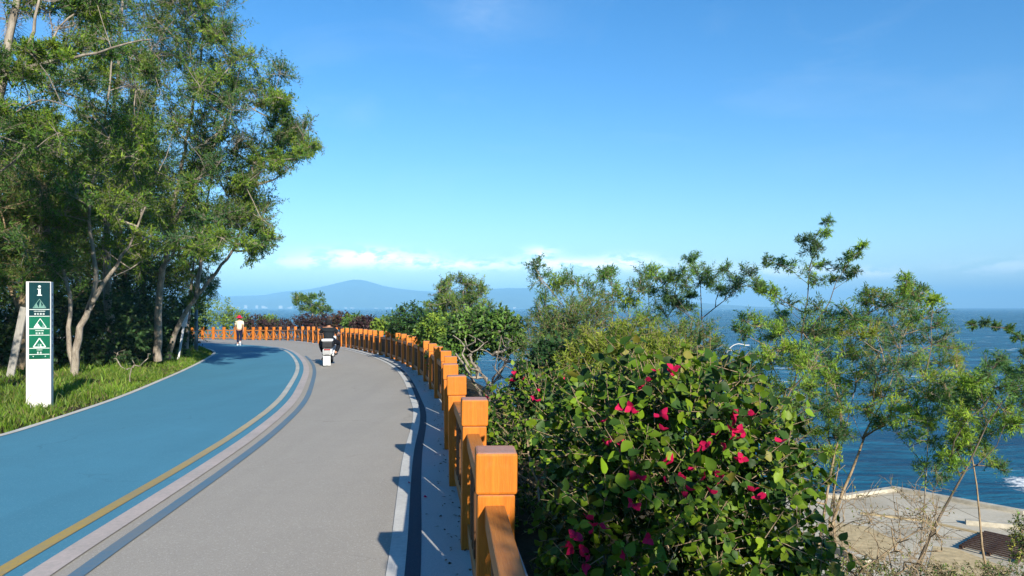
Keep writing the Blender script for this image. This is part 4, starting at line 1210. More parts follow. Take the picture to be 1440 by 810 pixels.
# ------------------------------------------------------------------ grass on the verge
def grass():
    rng = np.random.default_rng(9)
    n = 150000
    # sample along the lane edge, to its left
    seg = EDGE[(EDGE[:, 1] > 5)]
    T = np.gradient(seg, axis=0); T /= np.linalg.norm(T, axis=1)[:, None]
    k = rng.integers(0, len(seg), n); off = .06 + rng.random(n) ** 1.25 * 4.2
    X = seg[k, 0] - T[k, 1] * off + rng.normal(0, .1, n); Y = seg[k, 1] + T[k, 0] * off + rng.normal(0, .1, n)
    l = left_of_edge(X, Y); clump = np.sin(X * 2.1 + np.sin(Y * 1.7) * 2) * np.sin(Y * 2.6 + np.sin(X * 1.3))
    keep = (l > .02 + .05 * np.sin(Y * 3.1 + X)) & (Y < 48) & (rng.random(n) < np.clip(1.1 - off * .17 + clump * .45, .06, 1))
    X, Y, l, off, clump = X[keep], Y[keep], l[keep], off[keep], clump[keep]; n = len(X)
    Z = prof(Y) - .09 + np.clip(l, 0, .3) * .3 + np.clip(l - .3, 0, 40) * .05
    h = (.05 + .09 * rng.random(n) + .04 * clump) * np.clip(.35 + l * 1.6, .35, 1.25)
    tall = (rng.random(n) < .03); h = np.where(tall, h * rng.uniform(1.5, 2.3, n), h)
    patch = np.sin(X * .9 + 1.3 * np.sin(Y * .6)) * np.sin(Y * .75 + np.sin(X * .8) * 1.4)
    w = rng.uniform(.006, .012, n) * np.clip(Y / 12, 1, 2.2); an = rng.uniform(0, 6.283, n); la = rng.uniform(0, 6.283, n); lean = h * rng.uniform(.2, .9, n)
    B = np.stack([X, Y, Z], 1); S = np.stack([np.cos(an), np.sin(an), np.zeros(n)], 1) * w[:, None]; Ld = np.stack([np.cos(la), np.sin(la), np.zeros(n)], 1)
    mid = B + Ld * (lean * .35)[:, None] + np.array([0, 0, 1]) * (h * .6)[:, None]; tip = B + Ld * lean[:, None] + np.array([0, 0, 1]) * h[:, None]
    V = np.stack([B - S, B + S, mid + S * .7, mid - S * .7, tip, tip + S * .1], 1).reshape(-1, 3)
    o = np.arange(n)[:, None, None] * 6
    Q = (o + np.array([[0, 1, 2, 3], [3, 2, 5, 4]])[None]).reshape(-1, 4)
    c = tints(n, [(.11, .20, .018), (.15, .25, .022), (.075, .15, .02), (.20, .25, .05)], rng, .18)
    dry = rng.random(n) < np.clip(.06 + .14 * (patch < -.3), 0, 1); c[dry] = np.array([.26, .22, .10]) * rng.uniform(.6, 1.2, (dry.sum(), 1))
    c = c * (1 + .28 * patch[:, None])
    o = obj('grass', np_mesh('grass', V, Q, M['grass'], np.repeat(c, 6, 0)))
    tag(o, 'sunlit green grass growing along the lane edge under the trees', 'grass', kind='stuff')


grass()

# ------------------------------------------------------------------ sea, hills, far shore
rngs = np.linspace(-1, 1, 61)
sx = np.sign(rngs) * np.abs(rngs) ** 3 * 20000
SX, SY = np.meshgrid(sx, sx)
V = np.stack([SX, SY, np.full(SX.shape, -11.0)], -1).reshape(-1, 3); idx = np.arange(len(V)).reshape(SX.shape)
Q = np.stack([idx[:-1, :-1], idx[:-1, 1:], idx[1:, 1:], idx[1:, :-1]], -1).reshape(-1, 4)
tag(obj('sea', np_mesh('sea', V, Q, M['water'])), kind='structure')

hp = [(-200, 425), (60, 418), (200, 420), (290, 419), (330, 416), (370, 415), (400, 409), (430, 407.5), (460, 403), (480, 397.5), (496, 393.5), (506, 392.5), (518, 395), (545, 403), (570, 407), (600, 410), (640, 411), (690, 407), (720, 405), (760, 405), (800, 408), (850, 412), (900, 417), (950, 422), (1000, 427), (1060, 431), (1120, 433)]
DH = 9500.0
na, nd = 260, 30
apx = np.linspace(hp[0][0], hp[-1][0], na); hpy = np.interp(apx, [p[0] for p in hp], [p[1] for p in hp]); hpy = np.convolve(np.pad(hpy, 2, mode='edge'), np.ones(5) / 5, mode='valid')
HV = []
for j in range(nd):
    u = j / (nd - 1) * 2 - 1
    for i in range(na):
        dd = DH + u * 2200 + 300 * noise.noise(Vector((apx[i] * .01, u * 2, 0)))
        x = (apx[i] - CX) / F * dd
        h = (HZ - hpy[i]) / F * DH + EYE + 11
        k = (1 - abs(u) ** 1.4)
        nz = noise.fractal(Vector((x * .0016, dd * .0016, 5)), 1.0, 2.0, 5)
        HV.append((x, dd, -14 + max(0, (h + 3) * k * (1 + .22 * nz * (1 - k) * 2) + nz * 7 * min(1, k * 4) * (h / 200))))
idx = np.arange(nd * na).reshape(nd, na)
Q = np.stack([idx[:-1, :-1], idx[:-1, 1:], idx[1:, 1:], idx[1:, :-1]], -1).reshape(-1, 4)
tag(obj('hills', np_mesh('hills', np.array(HV), Q, M['hill'], smooth=True)), kind='structure')
# town along the far shore: far too small to count
mb = MB(); r = random.Random(4)
for _ in range(30):
    px = r.choice([r.uniform(300, 410), r.uniform(300, 410), r.uniform(690, 770), r.uniform(470, 690)]); d = 7050 + r.uniform(0, 160); x = (px - CX) / F * d
    h = r.uniform(10, 34) if px < 420 else r.uniform(6, 12)
    mb.box((x, d, -11 + h / 2), (r.uniform(14, 36), 20, h))
tag(mb.build('far_town', plain('town_walls', (.42, .41, .39), .8, .2)), 'pale town of tiny buildings strung along the far shore below the hills', 'town', kind='stuff')

# ------------------------------------------------------------------ terrace by the water
TZ = -9.0
tp = [(2, 28), (7, 18), (30, 15), (48, 22), (44, 33.2), (26.3, 38.2), (22.2, 43.2), (18.3, 41.4), (12.5, 43.2), (3, 46)]
mb = MB(); mb.prism(tp, -14.2, TZ); tag(mb.build('terrace', M['paving']), kind='structure')
# raised sea wall along the outer edge
def wall(pts, w, z0, z1, name, label, cat, mat):
    P = np.array(pts, float); n = len(P)
    T = np.diff(P, axis=0); T /= np.linalg.norm(T, axis=1)[:, None]; Nn = np.stack([-T[:, 1], T[:, 0]], 1)
    nn = np.r_[[Nn[0]], (Nn[:-1] + Nn[1:]), [Nn[-1]]]; nn /= np.linalg.norm(nn, axis=1)[:, None]
    k = np.r_[1, 1 / np.clip((nn[1:-1] * Nn[1:]).sum(1), .4, 1), 1] * w / 2
    L = P + nn * k[:, None]; R = P - nn * k[:, None]
    mb = MB(); mb.prism([tuple(p) for p in L] + [tuple(p) for p in R[::-1]], z0, z1)
    o = mb.build(name, mat); tag(o, label, cat); return o


wall([(43.6, 33.0), (26.2, 37.9), (22.2, 42.8), (18.4, 41.0), (12.6, 42.8)], .38, TZ - .004, TZ + .20, 'sea_wall', 'low pale sea wall edging the terrace above the water', 'wall', M['coping'])
wall([(40, 30.6), (27.0, 34.2), (22.2, 36.2)], .35, TZ - .003, TZ + .22, 'kerb_wall', 'low pale kerb dividing the terrace paving', 'kerb', M['coping'])
wall([(33.5, 30.6), (28.2, 32.2)], .25, TZ - .002, TZ + .12, 'drain_channel', 'dark strip drain set in the terrace near the right edge', 'drain', M['grate'])
def gp(px, py, z): dd = (EYE - z) * F / (py - HZ); return ((px - CX) / F * dd, dd)
mb = MB()
mb.prism([gp(1168, 734, TZ), gp(1222, 741, TZ), gp(1262, 762, TZ), gp(1240, 790, TZ), gp(1160, 762, TZ)], TZ - .02, TZ + .012)
tag(mb.build('bare_soil', M['sand']), kind='structure')
mb = MB(); mb.prism([gp(1312, 768, TZ), gp(1345, 772, TZ), gp(1420, 800, TZ), gp(1380, 835, TZ), gp(1300, 815, TZ)], TZ - .02, TZ + .014)
tag(mb.build('bare_ground', M['sand']), kind='structure')
# slatted deck
A, B, C, D = [np.array(gp(x, y, TZ + .2)) for x, y in ((1350, 766), (1384, 747), (1452, 762), (1430, 786))]
deck = empty('slatted_deck', (A[0], A[1], TZ), 'dark brown slatted timber deck on the pale terrace', 'deck')
mb = MB()
for k in range(11):
    u = k / 10; a = A * (1 - u) + B * u; b = D * (1 - u) + C * u; v = b - a; an = math.atan2(v[1], v[0])
    mb.box(((a[0] + b[0]) / 2 - deck.location.x, (a[1] + b[1]) / 2 - deck.location.y, .20), (float(np.linalg.norm(v)), .095, .06), Matrix.Rotation(an, 3, 'Z'), .006)
mb.build('slats', M['grate'], deck)
mb = MB()
for a, b in ((A, B), (D, C), ((A + D) / 2, (B + C) / 2)):
    v = b - a; an = math.atan2(v[1], v[0])
    mb.box(((a[0] + b[0]) / 2 - deck.location.x, (a[1] + b[1]) / 2 - deck.location.y, .082), (float(np.linalg.norm(v)), .1, .168), Matrix.Rotation(an, 3, 'Z'))
mb.build('bearer', M['grate'], deck)
wall([gp(1110, 752, TZ), gp(1165, 772, TZ), gp(1222, 797, TZ)], .35, TZ - .003, TZ + .28, 'low_wall', 'low pale wall on the terrace below the flowering bush', 'wall', M['coping'])
wall([gp(1210, 722, TZ), gp(1300, 733, TZ), gp(1385, 752, TZ)], .22, TZ - .002, TZ + .06, 'paving_band', 'narrow darker paving band running across the terrace to the deck', 'paving band', M['sand'])
# curved street lamp on the terrace
d = 40.0; lx = (1020.5 - CX) / F * d
lamp = empty('street_lamp', (lx, d, TZ), 'slim white street lamp with a curved arm seen over the flowering bush', 'street lamp')
zt = 1.6 - (482 - HZ) * d / F - TZ
mb = MB(); mb.tube([(0, 0, 0), (0, 0, zt - .95)], [.07, .035]); mb.build('pole', M['white'], lamp)
mb = MB(); pts = [(0, 0, zt - .97)] + [(.75 - .75 * math.cos(t), 0, zt - .9 + .85 * math.sin(t)) for t in np.linspace(0, 1.5, 9)] + [(1.0, 0, zt - .1)]
mb.tube(pts, .022); mb.tube([(.1, 0, zt - .42), (.42, 0, zt - .42)], .022); mb.build('arm', M['white'], lamp)
mb = MB(); mb.box((1.12, 0, zt - .13), (.3, .12, .05), bev=.02); mb.build('lamp_head', M['white'], lamp)

# ------------------------------------------------------------------ information pillar
sg = ground(56, 575); sz = float(prof(sg[1])) + .0
sign = empty('info_sign', (sg[0], sg[1], sz), 'white information pillar with dark green panels standing on the grass verge', 'sign', rz=math.radians(20))
k = sg[1] / F
SW, SD, SH = .365, .17, 2.15
panel_g = plain('green_panel', (.006, .11, .06), .15, .5, 0, .4, 1.6); panel_t = plain('dark_teal_panel', (.004, .030, .034), .15, .5, 0, .3, 2)
glyph = plain('white_print', (.58, .66, .62), .4, .3); glyph_dim = plain('faded_print', (.11, .24, .20), .4, .3); navy = plain('navy_print', (.02, .04, .10), .5, .3)
mb = MB(); mb.box((0, 0, SH / 2 - .05), (SW, SD, SH + .1), bev=.006); mb.build('body', M['white'], sign)
yf = -SD / 2
pl, pr = -SW / 2 + .045, SW / 2 - .012
pc, pw = (pl + pr) / 2, pr - pl
ZT, ZB = SH - .012, SH - 1.30
def zf(f): return ZT + (ZB - ZT) * f
mb = MB(); mb.box((pc, yf - .004, (zf(0) + zf(.44)) / 2), (pw, .012, zf(0) - zf(.44)), bev=.002); mb.build('upper_panel', panel_t, sign)
mb = MB(); mb.box((pc, yf - .004, (zf(.443) + zf(1)) / 2), (pw, .012, zf(.443) - zf(1)), bev=.002); mb.build('lower_panel', panel_g, sign)
mb = MB(); y = yf - .0115
for f in (.355, .443, .605, .69, .86, .94): mb.box((pc, y, zf(f)), (pw - .01, .003, .010))
mb.build('divider', glyph, sign)
mb = MB()                                   # the letter i
iz = zf(.105)
mb.lathe([(0, 0), (.022, 0), (.022, .003), (0, .003)], Matrix.Rotation(math.pi / 2, 3, 'X'), (pc, y + .001, iz + .062), 16)
mb.box((pc, y, iz - .03), (.034, .003, .10)); mb.box((pc - .006, y, iz + .02), (.05, .0034, .014)); mb.box((pc, y, iz - .082), (.07, .0036, .016))
mb.build('letter', glyph, sign)
mb = MB()                                   # tent pictograms
def tri(cx, cz, w, h, mi=0, yy=y): mb.poly([(cx - w / 2, yy, cz), (cx + w / 2, yy, cz), (cx, yy, cz + h)], mi)
def tri_outline(cx, cz, w, h, t=.012, mi=0):
    for (x0, z0), (x1, z1) in (((cx - w / 2, cz), (cx, cz + h)), ((cx, cz + h), (cx + w / 2, cz)), ((cx - w / 2, cz), (cx + w / 2, cz))):
        an = math.atan2(z1 - z0, x1 - x0); mb.box(((x0 + x1) / 2, y, (z0 + z1) / 2), (math.hypot(x1 - x0, z1 - z0), .0032, t), Matrix.Rotation(-an, 3, 'Y'), 0, mi)
b1 = zf(.335)
tri_outline(pc, b1, .19, .15, .008, 1); tri(pc - .045, b1, .07, .08, 1, y - .002); tri(pc + .012, b1, .05, .13, 1, y - .002); tri(pc + .055, b1, .06, .06, 1, y - .002)
mb.build('pictogram', [glyph, glyph_dim], sign); mb = MB()
b2 = zf(.59); tri_outline(pc + .01, b2, .18, .15, .010); tri(pc - .03, b2, .10, .08, 0, y - .002); tri(pc + .055, b2, .05, .06, 1, y - .002)
mb.build('pictogram', [glyph, glyph_dim], sign); mb = MB()
b3 = zf(.845); tri_outline(pc, b3, .18, .15, .016); mb.box((pc - .012, y - .001, b3 + .03), (.03, .003, .05), None, 0, 1); mb.box((pc + .02, y - .001, b3 + .026), (.012, .003, .05), None, 0, 0)
mb.build('pictogram', [glyph, glyph_dim], sign)
mb = MB(); r = random.Random(3)             # captions: a line of small print and a line of square characters
def glyph_char(cx, cz, s, yy, horizontal=True, mi=0, sidex=None):
    for q in range(3):
        o = (q - 1) * s * .34
        if sidex is None: mb.box((cx, yy, cz + o), (s * r.uniform(.6, .95), .003, s * .15), None, 0, mi)
        else: mb.box((sidex, cx, cz + o), (.003, s * r.uniform(.6, .95), s * .15), None, 0, mi)
    for q in range(r.choice((1, 2))):
        o = r.uniform(-.3, .3) * s
        if sidex is None: mb.box((cx + o, yy - .0006, cz), (s * .15, .003, s * .9), None, 0, mi)
        else: mb.box((sidex + .0006, cx + o, cz), (.003, s * .15, s * .9), None, 0, mi)
for f, n, w in ((.395, 4, .034), (.648, 3, .034), (.90, 2, .034)):
    for q in range(n): glyph_char(pc + (q - (n - 1) / 2) * .04, zf(f + .018), w, y)
    for q in range(n * 3): mb.box((pc + (q - (n * 3 - 1) / 2) * .014, y, zf(f - .018)), (.009, .003, r.uniform(.008, .016)))
for q in (-.09, .085): mb.box((pc + q, y, zf(.965)), (.014, .003, .014))
mb.build('caption', glyph, sign)
mb = MB()
for q, f in enumerate((.16, .235, .315, .39, .50, .575, .655, .74, .83)): glyph_char(0, zf(f), .05, 0, sidex=SW / 2 + .0025)
mb.build('side_lettering', navy, sign)

# leaning plank, pole with a fixture, dead branches
b = np.array([*ground(14, 540)[:2], 0]); b[2] = verge_z(b[0], b[1])
dd = b[1]; t2 = at(34, 432, dd)
v = Vector(t2 - b); mb = MB(); mb.box((0, 0, v.length / 2 - .1), (.17, .045, v.length + .2), bev=.005); o = mb.build('leaning_plank', M['plank'])
o.location = b; o.rotation_euler = v.to_track_quat('Z', 'Y').to_euler(); o.rotation_euler = (0, math.atan2(v.x, v.z), 0)
tag(o, 'weathered grey plank leaning among the trees left of the sign', 'plank')
d = 31.0; pb = np.array([(276 - CX) / F * d, d, 0]); pb[2] = verge_z(pb[0], pb[1])
pole = empty('steel_pole', pb, 'blue grey steel pole at the tip of the grass verge', 'pole')
hh = at(274, 398, d)[2] - pb[2]
mb = MB(); mb.tube([(0, 0, -.1), (0, 0, hh)], [.075, .06], 12); mb.box((0, 0, .06), (.26, .26, .03)); mb.build('shaft', M['pole'], pole)
mb = MB(); mb.box((-.13, -.05, hh - .42), (.16, .2, .14), Matrix.Rotation(.4, 3, 'X'), .02); mb.box((-.06, 0, hh - .42), (.06, .04, .04)); mb.box((-.1, -.03, hh - .68), (.1, .12, .1), None, .015); mb.build('fixture', M['whiteplastic'], pole)
d = 25.5; q = at(262.5, 436, d); q0 = at(257, 459, d)
mb = MB(); v = Vector(q - q0); mb.box((0, 0, 0), (.20, .03, v.length), bev=.004); g = verge_z(q0[0], q0[1]); mb.box((0, .04, -v.length / 2 - (q0[2] - g) / 2), (.06, .05, q0[2] - g + .6)); o = mb.build('notice_board', M['whiteplastic'])
o.location = (q + q0) / 2; o.rotation_euler = (0, .16, .1); tag(o, 'small pale tilted board on a stake under the leaning tree', 'board')
P = Plant(gz(185, 16.8), 66); rng = P.rng
cl = [(at(*c, 16.8), .1) for c in ((165, 498), (176, 492), (168, 512), (186, 506), (196, 515), (208, 504), (212, 498), (190, 512), (178, 520), (160, 504))]
P.skeleton([[[*gz(183, 16.8), .012], [*at(184, 518, 16.8), .011]]], cl, rt=.006, start=0, kink=.3, step=.15)
P.finish('dead_branch', 'pale dead branches lying on the grass below the trees', 'branch', None, M['bark_pale'], M['leaf_fine'], 'stem', 'foliage')

# fallen bracts and leaves on the gutter
for i, (px, py, lab) in enumerate(((598, 700, 'fallen pink flower on the shaded gutter'), (575, 680, 'fallen reddish leaf on the white line'))):
    g = ground(px, py, .01); o = obj('fallen_flower', FM[i].copy()); o.location = g + np.array([0, 0, .006]); o.scale = (.8, .8, .5); o.rotation_euler = (.3, .2, i); tag(o, lab, 'flower', 'fallen flowers on the path edge')
rng = np.random.default_rng(14); n = 900
kk = rng.integers(40, 400, n); side = np.abs(rng.normal(0, .10, n)); pf = offset(FPD, .0)
T = np.gradient(FPD, axis=0); T /= np.linalg.norm(T, axis=1)[:, None]
j = rng.integers(i0, i1 - 80, n); X = FPD[j, 0] - T[j, 1] * (side + .04) + rng.normal(0, .2, n) * T[j, 0]; Y = FPD[j, 1] + T[j, 0] * (side + .04) + rng.normal(0, .2, n) * T[j, 1]
B = np.stack([X, Y, prof(Y) + .012 + rng.random(n) * .006], 1); D = rng.normal(size=(n, 3)) * [1, 1, .12]; Nn = rng.normal(0, .25, (n, 3)) + [0, 0, 1]
V, Q, C = leaflets(B, D, rng.uniform(.02, .05, n), rng.uniform(.01, .025, n), unit(Nn), tints(n, [(.10, .06, .025), (.05, .035, .02), (.09, .09, .03), (.16, .09, .04)], rng))
tag(obj('leaf_litter', np_mesh('leaf_litter', V, Q, M['leaf_gloss'], C)), 'dry leaf litter gathered along the foot of the fence', 'leaf litter', kind='stuff')

# ------------------------------------------------------------------ people
def skinned(name, verts, edges, radii, mat, parent, root=0, sub=1, smooth=True):
    me = bpy.data.meshes.new(name); me.from_pydata([tuple(v) for v in verts], edges, [])
    o = bpy.data.objects.new(name, me); COL.objects.link(o)
    o.modifiers.new('Skin', 'SKIN').use_smooth_shade = smooth
    if not me.skin_vertices:
        raise RuntimeError('no skin layer')
    for i, rr in enumerate(radii):
        sv = me.skin_vertices[0].data[i]; sv.radius = (rr, rr) if isinstance(rr, (int, float)) else rr; sv.use_root = (i == root)
    s = o.modifiers.new('Sub', 'SUBSURF'); s.levels = sub; s.render_levels = sub
    dg = bpy.context.evaluated_depsgraph_get(); ev = o.evaluated_get(dg)
    m2 = bpy.data.meshes.new_from_object(ev, preserve_all_data_layers=False, depsgraph=dg)
    COL.objects.unlink(o); bpy.data.objects.remove(o); bpy.data.meshes.remove(me)
    m2.materials.clear(); m2.materials.append(mat); m2.name = name
    for p in m2.polygons: p.use_smooth = True
    return obj(name, m2, parent)


class Sk:
    def __init__(self): self.v = []; self.e = []; self.r = []
    def add(self, p, r, par=None):
        self.v.append(p); self.r.append(r)
        if par is not None: self.e.append((par, len(self.v) - 1))
        return len(self.v) - 1
    def chain(self, par, pts):
        for p, r in pts: par = self.add(p, r, par)
        return par
    def build(self, name, mat, parent, sub=1): return skinned(name, self.v, self.e, self.r, mat, parent, 0, sub)


def hand(s, wrist, palm, side, curl, fl=.075):
    """palm and five fingers; palm: direction, side: across the knuckles, curl: where the fingers bend to"""
    palm = Vector(palm).normalized(); side = Vector(side).normalized(); curl = Vector(curl).normalized(); w = Vector(s.v[wrist])
    pm = s.add(tuple(w + palm * .055), (.034, .018), wrist)
    for k, ln in ((-1.5, .8), (-.5, 1.0), (.5, .96), (1.5, .74)):
        b = w + palm * .085 + side * k * .018
        a = s.add(tuple(b), .0095, pm)
        m = b + (palm * .8 + curl * .35) * fl * .5 * ln; t = m + (palm * .25 + curl * .9) * fl * .5 * ln
        a = s.add(tuple(m), .0085, a); s.add(tuple(t), .007, a)
    b = w + palm * .035 - side * .034; a = s.add(tuple(b), .012, pm); m = b - side * .022 + palm * .03 + curl * .012; a = s.add(tuple(m), .0095, a); s.add(tuple(m + palm * .022 + curl * .02), .008, a)


def head(s, neck, c, fwd):
    """skull with jaw, nose and ears; c centre, fwd facing direction"""
    c = Vector(c); f = Vector(fwd).normalized(); sd = f.cross(Vector((0, 0, 1))).normalized()
    j = s.add(tuple(c + Vector((0, 0, -.075)) + f * .012), .058, neck)
    m = s.add(tuple(c + f * .006), (.082, .092), j); s.add(tuple(c + Vector((0, 0, .075)) - f * .008), .066, m)
    n = s.add(tuple(c + f * .088 - Vector((0, 0, .022))), .013, m)
    for q in (-1, 1): s.add(tuple(c + sd * q * .083 - f * .005 - Vector((0, 0, .012))), (.012, .02), m)


def face(parent, c, fwd):
    c = Vector(c); f = Vector(fwd).normalized(); sd = f.cross(Vector((0, 0, 1))).normalized(); mb = MB()
    for q in (-1, 1): mb.lathe([(0, -.009), (.008, -.005), (.009, 0), (.008, .005), (0, .009)], None, tuple(c + f * .083 + sd * q * .031 + Vector((0, 0, .006))), 10)
    mb.build('eyes', M['hair'], parent)


# --- rider and scooter, seen from behind
rb = ground(461, 514.5)
yaw = math.radians(8)
sc_ = empty('scooter', rb, 'small white and black electric scooter ridden away on the grey path', 'scooter', rz=yaw)
RX = Matrix.Rotation(math.pi / 2, 3, 'Y')
def wheel(y, name='wheel'):
    mb = MB(); mb.lathe([(.155, -.045), (.19, -.042), (.215, -.022), (.222, 0), (.215, .022), (.19, .042), (.155, .045), (.155, -.045)], RX, (0, y, .222), 28); w = mb.build(name, M['rubber'], sc_)
    mb = MB(); mb.lathe([(.03, -.05), (.05, -.04), (.14, -.035), (.157, -.043), (.157, .043), (.14, .035), (.05, .04), (.03, .05), (.03, -.05)], RX, (0, y, .222), 24); mb.build('rim', M['chrome'], w)
wheel(0.0); wheel(1.2)
mb = MB()
mb.box((0, .25, .46), (.24, .62, .20), None, .06); mb.box((0, -.07, .46), (.30, .20, .20), None, .05); mb.box((0, .62, .33), (.30, .42, .08), None, .03); mb.box((0, .92, .62), (.34, .07, .62), Matrix.Rotation(-.25, 3, 'X'), .03); mb.box((0, 1.2, .49), (.16, .40, .06), None, .025)
mb.build('body', M['whiteplastic'], sc_)
mb = MB(); mb.box((0, -.19, .47), (.22, .03, .16), None, .012); mb.box((0, -.195, .375), (.26, .05, .04), None, .012); mb.build('tail_panel', M['silver'], sc_)
mb = MB(); mb.box((0, -.212, .53), (.2, .02, .035), None, .006); mb.build('tail_light', M['red_lens'], sc_)
for q in (-1, 1):
    mb = MB(); mb.box((q * .15, -.17, .40), (.045, .04, .045), None, .014); mb.build('indicator', M['chrome'], sc_)
mb = MB(); mb.box((0, -.25, .30), (.17, .10, .16), None, .03); mb.build('mudguard', M['black'], sc_)
mb = MB(); mb.box((0, -.305, .185), (.225, .010, .30), None, .004); pl_ = mb.build('number_plate', M['plate'], sc_)
mb = MB(); rr = random.Random(2)
for q in range(4): mb.box((-.075 + q * .05, -.311, .19), (.014, .003, .11), None, 0)
for q in range(5): mb.box((-.08 + q * .04, -.311, .055), (.024, .003, .02), None, 0)
mb.build('plate_marks', M['silver'], pl_)
mb = MB()
for q in (-1, 1): mb.tube([(q * .105, 0, .222), (q * .12, .1, .45)], .02)
mb.tube([(-.105, 0, .222), (.105, 0, .222)], .014); mb.tube([(-.12, .02, .30), (-.16, -.08, .23), (-.16, -.2, .22)], .028)
mb.build('rear_fork', M['black'], sc_)
mb = MB(); mb.box((0, .32, .62), (.28, .62, .12), None, .045); mb.build('seat', M['black'], sc_)
mb = MB(); mb.box((0, -.10, .685), (.33, .27, .20), None, .035); bx = mb.build('tail_box', M['black'], sc_)
mb = MB(); mb.box((0, -.10, .83), (.36, .30, .085), None, .04); mb.build('box_lid', M['whiteplastic'], bx)
mb = MB(); mb.tube([(-.34, .82, .98), (-.2, .90, 1.0), (0, .92, .98), (.2, .90, 1.0), (.34, .82, .98)], .016); mb.tube([(0, .92, .98), (0, 1.0, .72), (0, 1.18, .3)], .03); mb.build('handlebar', M['black'], sc_)
for q in (-1, 1):
    mb = MB(); mb.tube([(q * .24, .88, 1.0), (q * .30, .87, 1.12), (q * .34, .86, 1.17)], .008); mb.box((q * .36, .86, 1.2), (.11, .03, .075), None, .014); mb.build('mirror', M['black'], sc_)
    mb = MB(); mb.tube([(q * .095, 1.2, .222), (q * .10, 1.1, .6)], .022); mb.build('front_fork', M['chrome'], sc_)

rider = empty('person', rb + np.array([0, 0, .70]), 'person in a black T-shirt and black trousers riding the scooter away', 'person', rz=yaw)
def up(p): return (p[0], p[1], p[2] - .70)
s = Sk()
pel = s.add(up((0, .20, .78)), (.13, .10))
sp = s.chain(pel, [(up((0, .22, .92)), (.12, .085)), (up((0, .26, 1.06)), (.14, .095)), (up((0, .28, 1.17)), (.13, .10))]); nk = s.chain(sp, [(up((0, .30, 1.225)), .055)])
HC = up((.0, .335, 1.335)); head(s, nk, HC, (0, 1, 0))
for q in (-1, 1):
    sh = s.chain(sp, [(up((q * .17, .28, 1.155)), .066), (up((q * .30, .40, 1.02)), .048), (up((q * .315, .56, .99)), .042), (up((q * .30, .76, 1.005)), .029)])
    hand(s, sh, (0, 1, -.1), (q * 1, 0, 0), (0, .4, -1))
    hp_ = s.chain(pel, [(up((q * .11, .26, .755)), .088), (up((q * .27, .52, .73)), .068), (up((q * .29, .60, .66)), .06), (up((q * .22, .56, .45)), .05), (up((q * .18, .54, .37)), .038)])
    s.chain(hp_, [(up((q * .19, .60, .345)), .04), (up((q * .2, .70, .342)), .028)])
s.build('body', M['skin'], rider, 2)
s = Sk()
a = s.add(up((0, .20, .78)), (.17, .135)); a = s.chain(a, [(up((0, .22, .92)), (.168, .13)), (up((0, .26, 1.06)), (.19, .14)), (up((0, .28, 1.165)), (.15, .112)), (up((0, .292, 1.2)), .075)])
for q in (-1, 1): s.chain(3, [(up((q * .18, .285, 1.15)), .082), (up((q * .27, .365, 1.05)), .068)])
s.build('shirt', M['shirt_black'], rider, 2)
s = Sk(); a = s.add(up((0, .20, .75)), (.165, .12))
for q in (-1, 1): s.chain(a, [(up((q * .11, .26, .755)), .105), (up((q * .27, .52, .735)), .084), (up((q * .295, .60, .66)), .077), (up((q * .23, .56, .46)), .068), (up((q * .2, .545, .42)), .064)])
s.build('trousers', M['trousers'], rider, 2)
for q in (-1, 1):
    mb = MB(); mb.box(up((q * .195, .64, .352)), (.095, .26, .08), None, .03); mb.build('shoe', M['black'], rider)
s = Sk(); h = Vector(HC); s.add(tuple(h + Vector((0, -.025, .06))), (.092, .085)); s.chain(0, [(tuple(h + Vector((0, -.04, 0))), (.088, .07)), (tuple(h + Vector((0, -.045, -.05))), (.07, .05))]); s.add(tuple(h + Vector((0, .03, .085))), (.08, .06), 0)
s.build('hair', M['hair'], rider, 2)
face(rider, HC, (0, 1, 0))

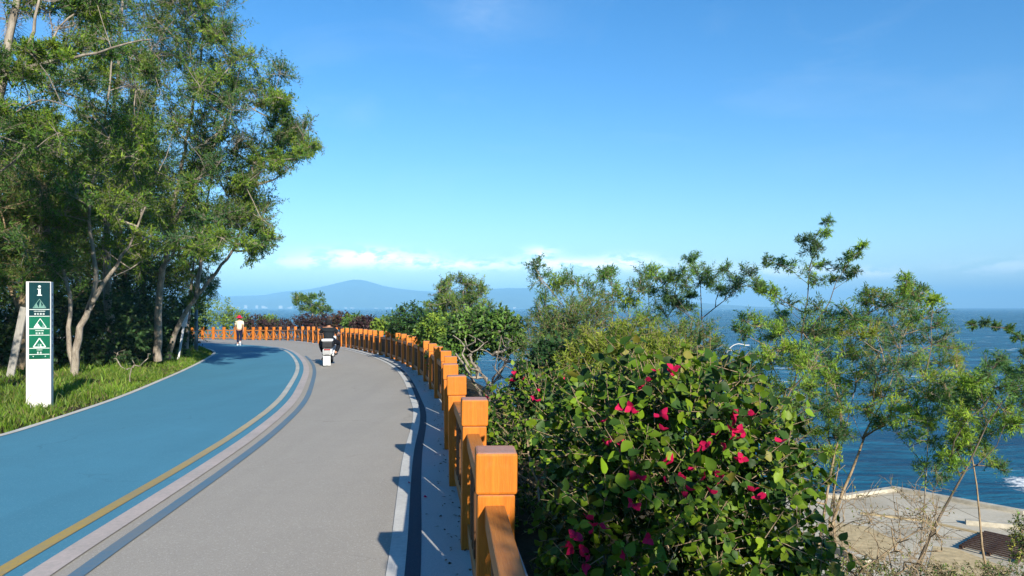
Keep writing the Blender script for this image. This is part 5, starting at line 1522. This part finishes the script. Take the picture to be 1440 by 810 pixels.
# --- walker
wb = ground(336.5, 486)
walker = empty('person', wb, 'person in a cream shirt, dark trousers and crimson sun hat walking on the blue lane', 'person', rz=math.radians(10))
s = Sk(); pel = s.add((0, 0, .86), (.115, .08))
sp = s.chain(pel, [((0, .0, 1.02), (.105, .075)), ((0, .01, 1.2), (.13, .085)), ((0, .01, 1.33), (.11, .085))]); nk = s.chain(sp, [((0, .02, 1.40), .05)])
HC = (0, .035, 1.52); head(s, nk, HC, (0, 1, 0))
for q, fw in ((-1, .14), (1, -.12)):
    sh = s.chain(sp, [((q * .165, .01, 1.30), .056), ((q * .22, -.03 + fw * .4, 1.06), .040), ((q * .225, fw + .03, .84), .028)]); hand(s, sh, (0, .15, -1), (0, 1, 0), (-q, .2, -.3))
for q, fw in ((-1, -.02), (1, .02)):
    pts = [((q * .085, 0, .82), .082), ((q * .08, .06, .48), .058), ((q * .08, .0, .12), .04)] if q < 0 else [((q * .085, .02, .82), .082), ((q * .08, .10, .50), .058), ((q * .075, -.16, .22), .04)]
    a = s.chain(pel, pts)
    s.chain(a, [((q * .085, .05, .05), .036), ((q * .09, .14, .04), .026)] if q < 0 else [((q * .08, -.19, .13), .036), ((q * .085, -.13, .06), .026)])
s.build('body', M['skin'], walker, 1)
s = Sk(); a = s.add((0, 0, .84), (.165, .125)); s.chain(a, [((0, 0, 1.04), (.155, .118)), ((0, .01, 1.2), (.172, .12)), ((0, .01, 1.325), (.13, .10)), ((0, .016, 1.37), .07)])
for q, fw in ((-1, .14), (1, -.12)): s.chain(3, [((q * .172, .01, 1.30), .072), ((q * .215, -.02 + fw * .3, 1.12), .056)])
s.build('shirt', M['shirt_white'], walker, 1)
s = Sk(); a = s.add((0, 0, .93), (.145, .108))
s.chain(a, [((-.085, 0, .82), .097), ((-.08, .06, .48), .074), ((-.08, .005, .14), .058)]); s.chain(a, [((.085, .02, .82), .097), ((.08, .10, .50), .074), ((.075, -.145, .235), .058)])
s.build('trousers', M['navy'], walker, 1)
mb = MB(); mb.box((-.085, .06, .045), (.09, .26, .085), None, .03); mb.build('shoe', M['shoe_white'], walker)
mb = MB(); mb.box((.08, -.19, .12), (.09, .26, .085), Matrix.Rotation(-.9, 3, 'X'), .03); mb.build('shoe', M['shoe_white'], walker)
mb = MB(); h = Vector(HC); mb.lathe([(.0, .145), (.06, .14), (.098, .10), (.105, .045), (.16, .025), (.215, -.005), (.218, -.012), (.16, .012), (.10, .03), (0, .06)], None, tuple(h), 28); mb.build('hat', M['hat'], walker)
s = Sk(); s.add(tuple(h + Vector((0, -.03, .0))), (.09, .07)); s.chain(0, [(tuple(h + Vector((0, -.05, -.08))), (.07, .045))]); s.build('hair', M['hair'], walker, 1)
face(walker, HC, (0, 1, 0))
